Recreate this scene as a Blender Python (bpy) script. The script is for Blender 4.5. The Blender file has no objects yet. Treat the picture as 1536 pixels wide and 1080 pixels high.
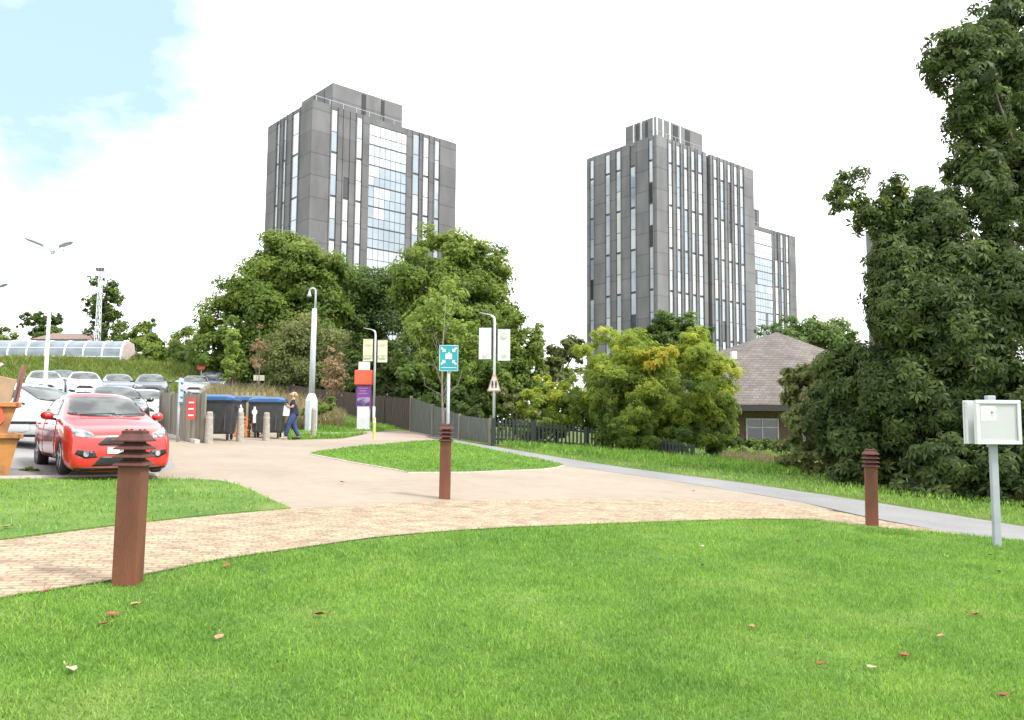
import bpy, bmesh, math, random
import numpy as np
from mathutils import Vector, Matrix
from mathutils.bvhtree import BVHTree
from mathutils.geometry import delaunay_2d_cdt

S = bpy.context.scene
COL = S.collection
PI = math.pi
random.seed(4)

# ------------------------------------------------------------------ camera
FPX = 1195.0
PITCH = math.atan(100 / FPX)
ROLL = 0.007
_F = Vector((0, math.cos(PITCH), math.sin(PITCH)))
_R0 = Vector((1, 0, 0))
_U0 = _R0.cross(_F)
_R = _R0 * math.cos(ROLL) + _U0 * math.sin(ROLL)
_U = _U0 * math.cos(ROLL) - _R0 * math.sin(ROLL)
cam_d = bpy.data.cameras.new('camera')
cam = bpy.data.objects.new('camera', cam_d)
COL.objects.link(cam)
cam_d.sensor_width = 36
cam_d.lens = FPX / 1536 * 36
cam_d.clip_start = 0.1
cam_d.clip_end = 3000
cam.matrix_world = Matrix(((_R.x, _U.x, -_F.x, 0), (_R.y, _U.y, -_F.y, 0), (_R.z, _U.z, -_F.z, 0), (0, 0, 0, 1)))
S.camera = cam


def sm(t):
    t = np.clip(t, 0, 1)
    return t * t * (3 - 2 * t)


def gz(x, y):
    X = np.clip(x, -32, 24)
    Y = np.clip(y, -6, 58)
    z = -1.56 - .0504 * X + .0262 * Y
    z = z + 1.1 * sm((y - 32) / 14) * sm((-4 - x) / 10) * (1 - .42 * sm((-14 - x) / 8))
    z = z + 2.35 * sm((y - 47) / 9) * sm((-14 - x) / 8)
    return z


def G(x, y):
    return float(gz(x, y))


def ray(u, v):
    return _F + _R * ((u - 768) / FPX) + _U * ((540 - v) / FPX)


def pd(u, v, d):
    r = ray(u, v)
    return r * (d / r.y)


def pt(u, v):
    """ground point seen at photo position u, v"""
    r = ray(u, v)
    t0, t = 0.5, 0.5
    while t < 160:
        p = r * t
        if p.z < G(p.x, p.y):
            break
        t0 = t
        t += .25
    for _ in range(24):
        m = (t0 + t) / 2
        p = r * m
        if p.z < G(p.x, p.y):
            t = m
        else:
            t0 = m
    p = r * t
    return Vector((p.x, p.y, G(p.x, p.y)))


def gd(u, d):
    """ground point at distance d under column u"""
    r = ray(u, 610)
    x = r.x / r.y * d
    return Vector((x, d, G(x, d)))


# ------------------------------------------------------------------ materials
def nd(nt, typ, **kw):
    n = nt.nodes.new(typ)
    for k, v in kw.items():
        if k.startswith('i_'):
            n.inputs[k[2:].replace('_', ' ')].default_value = v
        else:
            setattr(n, k, v)
    return n


def c4(c):
    return (c[0], c[1], c[2], 1)


def M(name, col, rough=.6, metal=0., col2=None, scale=6., detail=4., contrast=(.35, .65), bump=0., bscale=None,
      coat=0., spec=.5, stretch=None, transl=0.):
    m = bpy.data.materials.new(name)
    m.use_nodes = True
    nt = m.node_tree
    b = nt.nodes['Principled BSDF']
    b.inputs['Roughness'].default_value = rough
    b.inputs['Metallic'].default_value = metal
    b.inputs['Coat Weight'].default_value = coat
    b.inputs['Coat Roughness'].default_value = .05
    b.inputs['Specular IOR Level'].default_value = spec
    tc = nd(nt, 'ShaderNodeTexCoord')
    src = tc.outputs['Object']
    if stretch:
        mp = nd(nt, 'ShaderNodeMapping')
        mp.inputs['Scale'].default_value = stretch
        nt.links.new(src, mp.inputs['Vector'])
        src = mp.outputs['Vector']
    if col2 is None:
        col2 = tuple(c * .8 for c in col)
    no = nd(nt, 'ShaderNodeTexNoise')
    no.inputs['Scale'].default_value = scale
    no.inputs['Detail'].default_value = detail
    nt.links.new(src, no.inputs['Vector'])
    rp = nd(nt, 'ShaderNodeValToRGB')
    rp.color_ramp.elements[0].position = contrast[0]
    rp.color_ramp.elements[1].position = contrast[1]
    rp.color_ramp.elements[0].color = c4(col2)
    rp.color_ramp.elements[1].color = c4(col)
    nt.links.new(no.outputs['Fac'], rp.inputs['Fac'])
    nt.links.new(rp.outputs['Color'], b.inputs['Base Color'])
    if bump:
        n2 = nd(nt, 'ShaderNodeTexNoise')
        n2.inputs['Scale'].default_value = bscale or scale * 4
        n2.inputs['Detail'].default_value = 5
        nt.links.new(src, n2.inputs['Vector'])
        bp = nd(nt, 'ShaderNodeBump')
        bp.inputs['Strength'].default_value = bump
        bp.inputs['Distance'].default_value = .02
        nt.links.new(n2.outputs['Fac'], bp.inputs['Height'])
        nt.links.new(bp.outputs['Normal'], b.inputs['Normal'])
    return m


def leaf_mat(name, cols, transl=.25, rough=.5):
    """leaf colour by the per-leaf 'tint' attribute"""
    m = bpy.data.materials.new(name)
    m.use_nodes = True
    nt = m.node_tree
    b = nt.nodes['Principled BSDF']
    b.inputs['Roughness'].default_value = rough
    b.inputs['Specular IOR Level'].default_value = .16
    at = nd(nt, 'ShaderNodeAttribute', attribute_name='tint')
    rp = nd(nt, 'ShaderNodeValToRGB')
    els = rp.color_ramp.elements
    while len(els) < len(cols):
        els.new(.5)
    for i, (p, c) in enumerate(cols):
        els[i].position = p
        els[i].color = c4(c)
    nt.links.new(at.outputs['Fac'], rp.inputs['Fac'])
    nt.links.new(rp.outputs['Color'], b.inputs['Base Color'])
    tr = nd(nt, 'ShaderNodeBsdfTranslucent')
    mx = nd(nt, 'ShaderNodeMixShader')
    mx.inputs[0].default_value = transl
    hs = nd(nt, 'ShaderNodeHueSaturation')
    hs.inputs['Value'].default_value = 1.5
    nt.links.new(rp.outputs['Color'], hs.inputs['Color'])
    nt.links.new(hs.outputs['Color'], tr.inputs['Color'])
    nt.links.new(b.outputs[0], mx.inputs[1])
    nt.links.new(tr.outputs[0], mx.inputs[2])
    nt.links.new(mx.outputs[0], nt.nodes['Material Output'].inputs['Surface'])
    return m


# ------------------------------------------------------------------ mesh builder
class MB:
    def __init__(s):
        s.v, s.f, s.m = [], [], []
        s.cur = 0

    def add(s, vs, fs, mi=None):
        o = len(s.v)
        s.v += [tuple(p) for p in vs]
        for f in fs:
            s.f.append([i + o for i in f])
            s.m.append(s.cur if mi is None else mi)
        return s

    def box(s, c, size, rz=0., mi=None, mat=None, taper=1.):
        x, y, z = size[0] / 2, size[1] / 2, size[2] / 2
        vs = [(-x, -y, -z), (x, -y, -z), (x, y, -z), (-x, y, -z),
              (-x * taper, -y * taper, z), (x * taper, -y * taper, z), (x * taper, y * taper, z), (-x * taper, y * taper, z)]
        ca, sa = math.cos(rz), math.sin(rz)
        out = []
        for p in vs:
            q = Vector((p[0] * ca - p[1] * sa, p[0] * sa + p[1] * ca, p[2]))
            if mat:
                q = mat @ Vector(p)
            out.append((q.x + c[0], q.y + c[1], q.z + c[2]))
        return s.add(out, [(0, 3, 2, 1), (4, 5, 6, 7), (0, 1, 5, 4), (1, 2, 6, 5), (2, 3, 7, 6), (3, 0, 4, 7)], mi)

    def tube(s, p0, p1, r0, r1=None, n=8, mi=None, caps=True):
        r1 = r0 if r1 is None else r1
        p0, p1 = Vector(p0), Vector(p1)
        a = (p1 - p0)
        if a.length < 1e-6:
            return s
        a.normalize()
        h = Vector((0, 0, 1)) if abs(a.z) < .9 else Vector((1, 0, 0))
        u = a.cross(h).normalized()
        w = a.cross(u)
        vs = []
        for p, r in ((p0, r0), (p1, r1)):
            for k in range(n):
                t = 2 * PI * k / n
                vs.append(p + u * (r * math.cos(t)) + w * (r * math.sin(t)))
        fs = [(k, (k + 1) % n, n + (k + 1) % n, n + k) for k in range(n)]
        if caps:
            fs += [tuple(range(n - 1, -1, -1)), tuple(range(n, 2 * n))]
        return s.add(vs, fs, mi)

    def path(s, pts, rs, n=8, mi=None):
        pts = [Vector(p) for p in pts]
        rings = []
        for i, p in enumerate(pts):
            a = (pts[min(i + 1, len(pts) - 1)] - pts[max(i - 1, 0)]).normalized()
            h = Vector((.3, .95, .1)).normalized() if abs(a.z) > .5 else Vector((0, 0, 1))
            u = a.cross(h).normalized()
            w = a.cross(u)
            rings.append([p + u * (rs[i] * math.cos(2 * PI * k / n)) + w * (rs[i] * math.sin(2 * PI * k / n)) for k in range(n)])
        return s.loft(rings, mi)

    def loft(s, rings, mi=None, caps=True, closed=True):
        n = len(rings[0])
        vs = [p for r in rings for p in r]
        fs = []
        for i in range(len(rings) - 1):
            for k in range(n if closed else n - 1):
                fs.append((i * n + k, i * n + (k + 1) % n, (i + 1) * n + (k + 1) % n, (i + 1) * n + k))
        if caps:
            fs += [tuple(range(n - 1, -1, -1)), tuple(range((len(rings) - 1) * n, len(rings) * n))]
        return s.add(vs, fs, mi)

    def lathe(s, prof, c=(0, 0, 0), n=16, axis='z', mi=None, caps=True, sq=False):
        rings = []
        for r, h in prof:
            ring = []
            for k in range(4 if sq else n):
                t = 2 * PI * k / (4 if sq else n) + (PI / 4 if sq else 0)
                rr = r * (math.sqrt(2) if sq else 1)
                a, b = rr * math.cos(t), rr * math.sin(t)
                p = (a, b, h) if axis == 'z' else ((a, h, b) if axis == 'y' else (h, a, b))
                ring.append((p[0] + c[0], p[1] + c[1], p[2] + c[2]))
            rings.append(ring)
        return s.loft(rings, mi, caps)

    def prism(s, poly, y0, y1, mi=None):
        """poly in x,z extruded along y"""
        n = len(poly)
        vs = [(p[0], y0, p[1]) for p in poly] + [(p[0], y1, p[1]) for p in poly]
        fs = [tuple(range(n)), tuple(range(2 * n - 1, n - 1, -1))] + [(k, n + k, n + (k + 1) % n, (k + 1) % n) for k in range(n)]
        return s.add(vs, fs, mi)

    def build(s, name, mats, parent=None, loc=None, rz=0., smooth=False, bevel=0., sub=0):
        me = bpy.data.meshes.new(name)
        me.from_pydata(s.v, [], s.f)
        if not isinstance(mats, (list, tuple)):
            mats = [mats]
        for m in mats:
            me.materials.append(m)
        me.polygons.foreach_set('material_index', s.m)
        if smooth:
            me.polygons.foreach_set('use_smooth', [True] * len(me.polygons))
        bm = bmesh.new()
        bm.from_mesh(me)
        bmesh.ops.recalc_face_normals(bm, faces=bm.faces)
        bm.to_mesh(me)
        bm.free()
        o = bpy.data.objects.new(name, me)
        COL.objects.link(o)
        if parent:
            o.parent = parent
        if loc is not None:
            o.location = loc
        o.rotation_euler = (0, 0, rz)
        if bevel:
            b = o.modifiers.new('bevel', 'BEVEL')
            b.width = bevel
            b.segments = 2
            b.limit_method = 'ANGLE'
        if sub:
            b = o.modifiers.new('sub', 'SUBSURF')
            b.levels = b.render_levels = sub
        if smooth and bevel:
            pass
        return o


def build_each(mb, name, mats, parent=None, **kw):
    """every loose piece of the builder becomes an object of its own"""
    root = list(range(len(mb.v)))

    def find(i):
        while root[i] != i:
            root[i] = root[root[i]]
            i = root[i]
        return i
    for f in mb.f:
        for i in f[1:]:
            root[find(i)] = find(f[0])
    groups = {}
    for f, m in zip(mb.f, mb.m):
        groups.setdefault(find(f[0]), []).append((f, m))
    out = []
    for fs in groups.values():
        idx = {}
        p = MB()
        for f, m in fs:
            for i in f:
                if i not in idx:
                    idx[i] = len(p.v)
                    p.v.append(mb.v[i])
            p.f.append([idx[i] for i in f])
            p.m.append(m)
        out.append(p.build(name, mats, parent, **kw))
    return out


def tag(o, label, cat, group=None):
    o['label'] = label
    o['category'] = cat
    if group:
        o['group'] = group
    return o


def thing(name, label, cat, loc=(0, 0, 0), rz=0., group=None):
    o = bpy.data.objects.new(name, None)
    COL.objects.link(o)
    o.location = loc
    o.rotation_euler = (0, 0, rz)
    o.empty_display_size = .2
    return tag(o, label, cat, group)


def kind(o, k):
    o['kind'] = k
    return o


def copy_tree(o, parent=None):
    c = o.copy()
    COL.objects.link(c)
    if parent:
        c.parent = parent
    for ch in [x for x in COL.objects if x.parent == o]:
        copy_tree(ch, c)
    return c


def bake(o):
    """apply the modifiers of a freshly built mesh"""
    dg = bpy.context.evaluated_depsgraph_get()
    dg.update()
    me = bpy.data.meshes.new_from_object(o.evaluated_get(dg))
    o.modifiers.clear()
    o.data = me
    return o


def fast_mesh(name, V, Fq, mats, tint=None, parent=None, smooth=False, matidx=None):
    """V (n,3), Fq (m,k) numpy"""
    me = bpy.data.meshes.new(name)
    V = np.ascontiguousarray(V, dtype=np.float32)
    Fq = np.ascontiguousarray(Fq, dtype=np.int32)
    m, k = Fq.shape
    me.vertices.add(len(V))
    me.vertices.foreach_set('co', V.ravel())
    me.loops.add(m * k)
    me.loops.foreach_set('vertex_index', Fq.ravel())
    me.polygons.add(m)
    me.polygons.foreach_set('loop_start', np.arange(0, m * k, k, dtype=np.int32))
    if matidx is not None:
        me.polygons.foreach_set('material_index', matidx.astype(np.int32))
    if smooth:
        me.polygons.foreach_set('use_smooth', np.ones(m, dtype=bool))
    me.update(calc_edges=True)
    if tint is not None:
        a = me.attributes.new('tint', 'FLOAT', 'FACE')
        a.data.foreach_set('value', np.ascontiguousarray(tint, dtype=np.float32))
    for mm in (mats if isinstance(mats, (list, tuple)) else [mats]):
        me.materials.append(mm)
    o = bpy.data.objects.new(name, me)
    COL.objects.link(o)
    if parent:
        o.parent = parent
    return o


def text_obj(name, s, size, mat, parent, loc, rot, depth=.002, align='CENTER'):
    cu = bpy.data.curves.new('t', 'FONT')
    cu.body = s
    cu.size = size
    cu.extrude = depth
    cu.align_x = align
    cu.align_y = 'CENTER'
    t = bpy.data.objects.new('t', cu)
    COL.objects.link(t)
    dg = bpy.context.evaluated_depsgraph_get()
    dg.update()
    me = bpy.data.meshes.new_from_object(t.evaluated_get(dg))
    bpy.data.objects.remove(t)
    me.materials.clear()
    me.materials.append(mat)
    o = bpy.data.objects.new(name, me)
    COL.objects.link(o)
    o.parent = parent
    o.location = loc
    o.rotation_euler = rot
    return o
# ------------------------------------------------------------------ world and sun
SUN_EL, SUN_AZ = math.radians(50), math.radians(118)   # azimuth measured from +Y towards +X
w = bpy.data.worlds.new('World')
S.world = w
w.use_nodes = True
nt = w.node_tree
bg = nt.nodes['Background']
sky = nd(nt, 'ShaderNodeTexSky', sky_type='NISHITA', sun_disc=False)
sky.sun_elevation = SUN_EL
sky.sun_rotation = SUN_AZ
sky.altitude = 50
tc = nd(nt, 'ShaderNodeTexCoord')
nrm = nd(nt, 'ShaderNodeVectorMath', operation='NORMALIZE')
nt.links.new(tc.outputs['Generated'], nrm.inputs[0])
wn = nd(nt, 'ShaderNodeTexNoise')
wn.inputs['Scale'].default_value = 4.2
wn.inputs['Detail'].default_value = 7
wn.inputs['Roughness'].default_value = .55
mp = nd(nt, 'ShaderNodeMapping')
mp.inputs['Scale'].default_value = (1, 1, 1.9)
nt.links.new(nrm.outputs[0], mp.inputs['Vector'])
nt.links.new(mp.outputs[0], wn.inputs['Vector'])
# clear patch of sky: a gap in the cloud around one direction
gapdir = ray(70, 30).normalized()
dt = nd(nt, 'ShaderNodeVectorMath', operation='DOT_PRODUCT')
dt.inputs[1].default_value = gapdir
nt.links.new(nrm.outputs[0], dt.inputs[0])
gr = nd(nt, 'ShaderNodeMapRange')
gr.inputs['From Min'].default_value = .968
gr.inputs['From Max'].default_value = .999
gr.inputs['To Min'].default_value = .5
gr.inputs['To Max'].default_value = -.20
nt.links.new(dt.outputs['Value'], gr.inputs['Value'])
ad = nd(nt, 'ShaderNodeMath', operation='ADD')
nt.links.new(wn.outputs['Fac'], ad.inputs[0])
nt.links.new(gr.outputs[0], ad.inputs[1])
cr = nd(nt, 'ShaderNodeValToRGB')
cr.color_ramp.elements[0].position = .38
cr.color_ramp.elements[1].position = .78
nt.links.new(ad.outputs[0], cr.inputs['Fac'])
mx = nd(nt, 'ShaderNodeMixRGB')
mx.inputs['Color2'].default_value = (8.3, 8.45, 8.6, 1)
mxs = nd(nt, 'ShaderNodeVectorMath', operation='MULTIPLY_ADD')  # the clear sky is veiled by thin high cloud
mxs.inputs[1].default_value = (.2, .2, .2)
mxs.inputs[2].default_value = (2.0, 2.75, 2.95)
nt.links.new(sky.outputs[0], mxs.inputs[0])
nt.links.new(mxs.outputs[0], mx.inputs['Color1'])
nt.links.new(cr.outputs['Color'], mx.inputs['Fac'])
nt.links.new(mx.outputs[0], bg.inputs['Color'])
bg.inputs['Strength'].default_value = .12
sd = bpy.data.lights.new('sun', 'SUN')
sd.energy = 2.0
sd.angle = math.radians(10)
sd.color = (1, .96, .9)
so = bpy.data.objects.new('sun', sd)
COL.objects.link(so)
sdir = Vector((math.sin(SUN_AZ) * math.cos(SUN_EL), math.cos(SUN_AZ) * math.cos(SUN_EL), math.sin(SUN_EL)))
so.rotation_euler = sdir.to_track_quat('Z', 'Y').to_euler()
S.view_settings.view_transform = 'Standard'
S.view_settings.look = 'None'
S.view_settings.exposure = 1.25
S.cycles.max_bounces = 8
S.cycles.diffuse_bounces = 5
S.cycles.transmission_bounces = 6
S.cycles.transparent_max_bounces = 8
S.cycles.use_denoising = True


# ------------------------------------------------------------------ ground materials
def grass_mat(name, dark, light, dry, blades=False):
    m = bpy.data.materials.new(name)
    m.use_nodes = True
    nt = m.node_tree
    b = nt.nodes['Principled BSDF']
    b.inputs['Roughness'].default_value = .7
    b.inputs['Specular IOR Level'].default_value = .2
    ge = nd(nt, 'ShaderNodeNewGeometry')
    pos = ge.outputs['Position']

    def noise(sc, det=3, lo=.35, hi=.65):
        n = nd(nt, 'ShaderNodeTexNoise')
        n.inputs['Scale'].default_value = sc
        n.inputs['Detail'].default_value = det
        nt.links.new(pos, n.inputs['Vector'])
        r = nd(nt, 'ShaderNodeMapRange')
        r.inputs['From Min'].default_value = lo
        r.inputs['From Max'].default_value = hi
        nt.links.new(n.outputs['Fac'], r.inputs['Value'])
        return r.outputs[0]
    a = noise(.55, 4, .33, .67)
    bb = noise(3.0, 5)
    mixf = nd(nt, 'ShaderNodeMath', operation='MULTIPLY_ADD')
    mixf.inputs[1].default_value = .45
    nt.links.new(bb, mixf.inputs[0])
    m2 = nd(nt, 'ShaderNodeMath', operation='MULTIPLY')
    m2.inputs[1].default_value = .55
    nt.links.new(a, m2.inputs[0])
    nt.links.new(m2.outputs[0], mixf.inputs[2])
    mx = nd(nt, 'ShaderNodeMixRGB')
    mx.inputs['Color1'].default_value = c4(dark)
    mx.inputs['Color2'].default_value = c4(light)
    nt.links.new(mixf.outputs[0], mx.inputs['Fac'])
    d = noise(1.1, 5, .56, .78)
    mx2 = nd(nt, 'ShaderNodeMixRGB')
    mx2.inputs['Color2'].default_value = c4(dry)
    nt.links.new(mx.outputs[0], mx2.inputs['Color1'])
    out = mx2.outputs[0]
    if blades:
        at = nd(nt, 'ShaderNodeAttribute', attribute_name='tint')
        ad2 = nd(nt, 'ShaderNodeMath', operation='MULTIPLY_ADD')
        ad2.inputs[1].default_value = .55
        r2 = nd(nt, 'ShaderNodeMath', operation='GREATER_THAN')
        r2.inputs[1].default_value = .93
        nt.links.new(at.outputs['Fac'], r2.inputs[0])
        nt.links.new(r2.outputs[0], ad2.inputs[0])
        dd = nd(nt, 'ShaderNodeMath', operation='MULTIPLY')
        dd.inputs[1].default_value = .6
        nt.links.new(d, dd.inputs[0])
        nt.links.new(dd.outputs[0], ad2.inputs[2])
        nt.links.new(ad2.outputs[0], mx2.inputs['Fac'])
        hs = nd(nt, 'ShaderNodeHueSaturation')
        mr = nd(nt, 'ShaderNodeMapRange')
        mr.inputs['To Min'].default_value = .62
        mr.inputs['To Max'].default_value = 1.3
        nt.links.new(at.outputs['Fac'], mr.inputs['Value'])
        nt.links.new(mr.outputs[0], hs.inputs['Value'])
        nt.links.new(out, hs.inputs['Color'])
        out = hs.outputs[0]
        nt.links.new(out, b.inputs['Base Color'])
        tr = nd(nt, 'ShaderNodeBsdfTranslucent')
        ms = nd(nt, 'ShaderNodeMixShader')
        ms.inputs[0].default_value = .4
        nt.links.new(out, tr.inputs['Color'])
        nt.links.new(b.outputs[0], ms.inputs[1])
        nt.links.new(tr.outputs[0], ms.inputs[2])
        nt.links.new(ms.outputs[0], nt.nodes['Material Output'].inputs['Surface'])
    else:
        nt.links.new(d, mx2.inputs['Fac'])
        fine = noise(38, 4, .25, .75)
        hs = nd(nt, 'ShaderNodeHueSaturation')
        mr = nd(nt, 'ShaderNodeMapRange')
        mr.inputs['To Min'].default_value = .6
        mr.inputs['To Max'].default_value = 1.15
        nt.links.new(fine, mr.inputs['Value'])
        nt.links.new(mr.outputs[0], hs.inputs['Value'])
        nt.links.new(out, hs.inputs['Color'])
        nt.links.new(hs.outputs[0], b.inputs['Base Color'])
        bp = nd(nt, 'ShaderNodeBump')
        bp.inputs['Strength'].default_value = .6
        bp.inputs['Distance'].default_value = .03
        nt.links.new(fine, bp.inputs['Height'])
        nt.links.new(bp.outputs[0], b.inputs['Normal'])
    return m


GR_D, GR_L, GR_Y = (.076, .158, .026), (.136, .236, .038), (.185, .250, .062)
m_lawn = grass_mat('lawn turf', GR_D, GR_L, GR_Y)
m_blade = grass_mat('grass blades', tuple(c * 1.75 for c in GR_D), tuple(c * 1.75 for c in GR_L), tuple(c * 1.6 for c in GR_Y), True)
m_rough = grass_mat('rough grass', (.07, .12, .02), (.13, .19, .03), (.22, .19, .08))
m_bank = grass_mat('bank grass', (.13, .19, .035), (.22, .27, .06), (.33, .28, .13), True)
m_tall = leaf_mat('dry tall grass', [(0, (.14, .16, .05)), (.5, (.27, .23, .11)), (1, (.40, .31, .19))])
m_resin = M('resin gravel', (.295, .243, .186), .85, col2=(.235, .192, .145), scale=130, detail=3, contrast=(.3, .7), bump=.25, bscale=160)
m_asph = M('car park asphalt', (.27, .265, .26), .9, col2=(.19, .19, .19), scale=40, bump=.3, bscale=200)
m_path = M('path asphalt', (.225, .222, .222), .9, col2=(.175, .175, .177), scale=30, detail=6, bump=.3, bscale=150)
m_road = M('pink block road', (.34, .26, .225), .9, col2=(.28, .21, .18), scale=12, detail=6, bump=.2)
m_kerb = M('concrete kerb', (.48, .45, .4), .85, col2=(.36, .34, .3), scale=14, bump=.2)
m_edge = M('weathered edging', (.05, .04, .03), .9, scale=9)


def broad(m, sc, lo, hi):
    """large worn patches of lighter and darker surface"""
    nt = m.node_tree
    b = nt.nodes['Principled BSDF']
    src = b.inputs['Base Color'].links[0].from_socket
    ge = nd(nt, 'ShaderNodeNewGeometry')
    n = nd(nt, 'ShaderNodeTexNoise')
    n.inputs['Scale'].default_value = sc
    n.inputs['Detail'].default_value = 6
    nt.links.new(ge.outputs['Position'], n.inputs['Vector'])
    r = nd(nt, 'ShaderNodeMapRange')
    r.inputs['From Min'].default_value = .3
    r.inputs['From Max'].default_value = .7
    r.inputs['To Min'].default_value = lo
    r.inputs['To Max'].default_value = hi
    nt.links.new(n.outputs['Fac'], r.inputs['Value'])
    hs = nd(nt, 'ShaderNodeHueSaturation')
    nt.links.new(src, hs.inputs['Color'])
    nt.links.new(r.outputs[0], hs.inputs['Value'])
    nt.links.new(hs.outputs[0], b.inputs['Base Color'])


broad(m_resin, .5, .88, 1.1)
broad(m_resin, 4., .94, 1.06)
broad(m_asph, .4, .8, 1.1)
broad(m_path, .6, .85, 1.1)


def sett_mat():
    m = bpy.data.materials.new('buff setts')
    m.use_nodes = True
    nt = m.node_tree
    b = nt.nodes['Principled BSDF']
    b.inputs['Roughness'].default_value = .8
    ge = nd(nt, 'ShaderNodeNewGeometry')
    mp = nd(nt, 'ShaderNodeMapping')
    mp.inputs['Rotation'].default_value = (0, 0, math.radians(-17))
    nt.links.new(ge.outputs['Position'], mp.inputs['Vector'])
    wob = nd(nt, 'ShaderNodeTexNoise')
    wob.inputs['Scale'].default_value = 3.
    nt.links.new(mp.outputs[0], wob.inputs['Vector'])
    va = nd(nt, 'ShaderNodeVectorMath', operation='MULTIPLY_ADD')
    va.inputs[1].default_value = (.26, .17, .0)
    nt.links.new(wob.outputs['Color'], va.inputs[0])
    nt.links.new(mp.outputs[0], va.inputs[2])
    br = nd(nt, 'ShaderNodeTexBrick')
    br.inputs['Scale'].default_value = 1
    br.inputs['Brick Width'].default_value = .14
    br.inputs['Row Height'].default_value = .085
    br.inputs['Mortar Size'].default_value = .010
    br.inputs['Mortar Smooth'].default_value = .4
    br.inputs['Color1'].default_value = (.365, .275, .180, 1)
    br.inputs['Color2'].default_value = (.265, .193, .124, 1)
    br.inputs['Mortar'].default_value = (.225, .165, .112, 1)
    br.inputs['Bias'].default_value = -.1
    nt.links.new(va.outputs[0], br.inputs['Vector'])
    n = nd(nt, 'ShaderNodeTexNoise')
    n.inputs['Scale'].default_value = 4
    n.inputs['Detail'].default_value = 8
    nt.links.new(ge.outputs['Position'], n.inputs['Vector'])
    hs = nd(nt, 'ShaderNodeHueSaturation')
    r = nd(nt, 'ShaderNodeMapRange')
    r.inputs['From Min'].default_value = .25
    r.inputs['From Max'].default_value = .75
    r.inputs['To Min'].default_value = .65
    r.inputs['To Max'].default_value = 1.35
    nt.links.new(n.outputs['Fac'], r.inputs['Value'])
    nt.links.new(r.outputs[0], hs.inputs['Value'])
    nt.links.new(br.outputs['Color'], hs.inputs['Color'])
    nt.links.new(hs.outputs[0], b.inputs['Base Color'])
    inv = nd(nt, 'ShaderNodeMath', operation='SUBTRACT')
    inv.inputs[0].default_value = 1
    nt.links.new(br.outputs['Fac'], inv.inputs[1])
    bp = nd(nt, 'ShaderNodeBump')
    bp.inputs['Strength'].default_value = .9
    bp.inputs['Distance'].default_value = .02
    nt.links.new(inv.outputs[0], bp.inputs['Height'])
    nt.links.new(bp.outputs[0], b.inputs['Normal'])
    return m


m_sett = sett_mat()


# ------------------------------------------------------------------ ground sheets
def P(*uv):
    return [(p.x, p.y) for p in (pt(u, v) for u, v in uv)]


def densify(poly, step):
    out = []
    for i, a in enumerate(poly):
        b = poly[(i + 1) % len(poly)]
        n = max(1, int(math.hypot(b[0] - a[0], b[1] - a[1]) / step))
        out += [(a[0] + (b[0] - a[0]) * k / n, a[1] + (b[1] - a[1]) * k / n) for k in range(n)]
    return out


def smooth_line(pts, n=5):
    """Catmull-Rom through an open line of points"""
    out = []
    for i in range(len(pts) - 1):
        p0, p1, p2, p3 = pts[max(i - 1, 0)], pts[i], pts[i + 1], pts[min(i + 2, len(pts) - 1)]
        for k in range(n):
            t = k / n
            out.append(tuple(.5 * ((2 * p1[j]) + (-p0[j] + p2[j]) * t + (2 * p0[j] - 5 * p1[j] + 4 * p2[j] - p3[j]) * t * t
                                   + (-p0[j] + 3 * p1[j] - 3 * p2[j] + p3[j]) * t ** 3) for j in (0, 1)))
    out.append(pts[-1])
    return out


def inpoly(px, py, poly):
    r = np.zeros(len(px), bool)
    n = len(poly)
    for i in range(n):
        x0, y0 = poly[i]
        x1, y1 = poly[(i + 1) % n]
        c = ((y0 > py) != (y1 > py)) & (px < (x1 - x0) * (py - y0) / ((y1 - y0) or 1e-9) + x0)
        r ^= c
    return r


def sheet(name, poly, mat, dz, step=.8, skirt=.09):
    poly = densify(poly, step)
    xs, ys = [p[0] for p in poly], [p[1] for p in poly]
    gx, gy = np.meshgrid(np.arange(min(xs), max(xs), step), np.arange(min(ys), max(ys), step))
    gx, gy = gx.ravel(), gy.ravel()
    k = inpoly(gx, gy, poly)
    pts = [Vector(p) for p in poly] + [Vector((a, b)) for a, b in zip(gx[k], gy[k])]
    n = len(poly)
    vs, es, fs, _, _, _ = delaunay_2d_cdt(pts, [(i, (i + 1) % n) for i in range(n)], [list(range(n))], 1, 1e-5)
    bm = bmesh.new()
    bv = [bm.verts.new((p.x, p.y, G(p.x, p.y) + dz)) for p in vs]
    for f in fs:
        try:
            bm.faces.new([bv[i] for i in f])
        except ValueError:
            pass
    bm.normal_update()
    for f in bm.faces:
        if f.normal.z < 0:
            f.normal_flip()
    be = [e for e in bm.edges if len(e.link_faces) == 1]
    if skirt:
        ex = bmesh.ops.extrude_edge_only(bm, edges=be)
        for g in ex['geom']:
            if isinstance(g, bmesh.types.BMVert):
                g.co.z -= skirt
    me = bpy.data.meshes.new(name)
    bm.to_mesh(me)
    bm.free()
    me.materials.append(mat)
    o = bpy.data.objects.new(name, me)
    COL.objects.link(o)
    return kind(o, 'structure')


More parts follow.
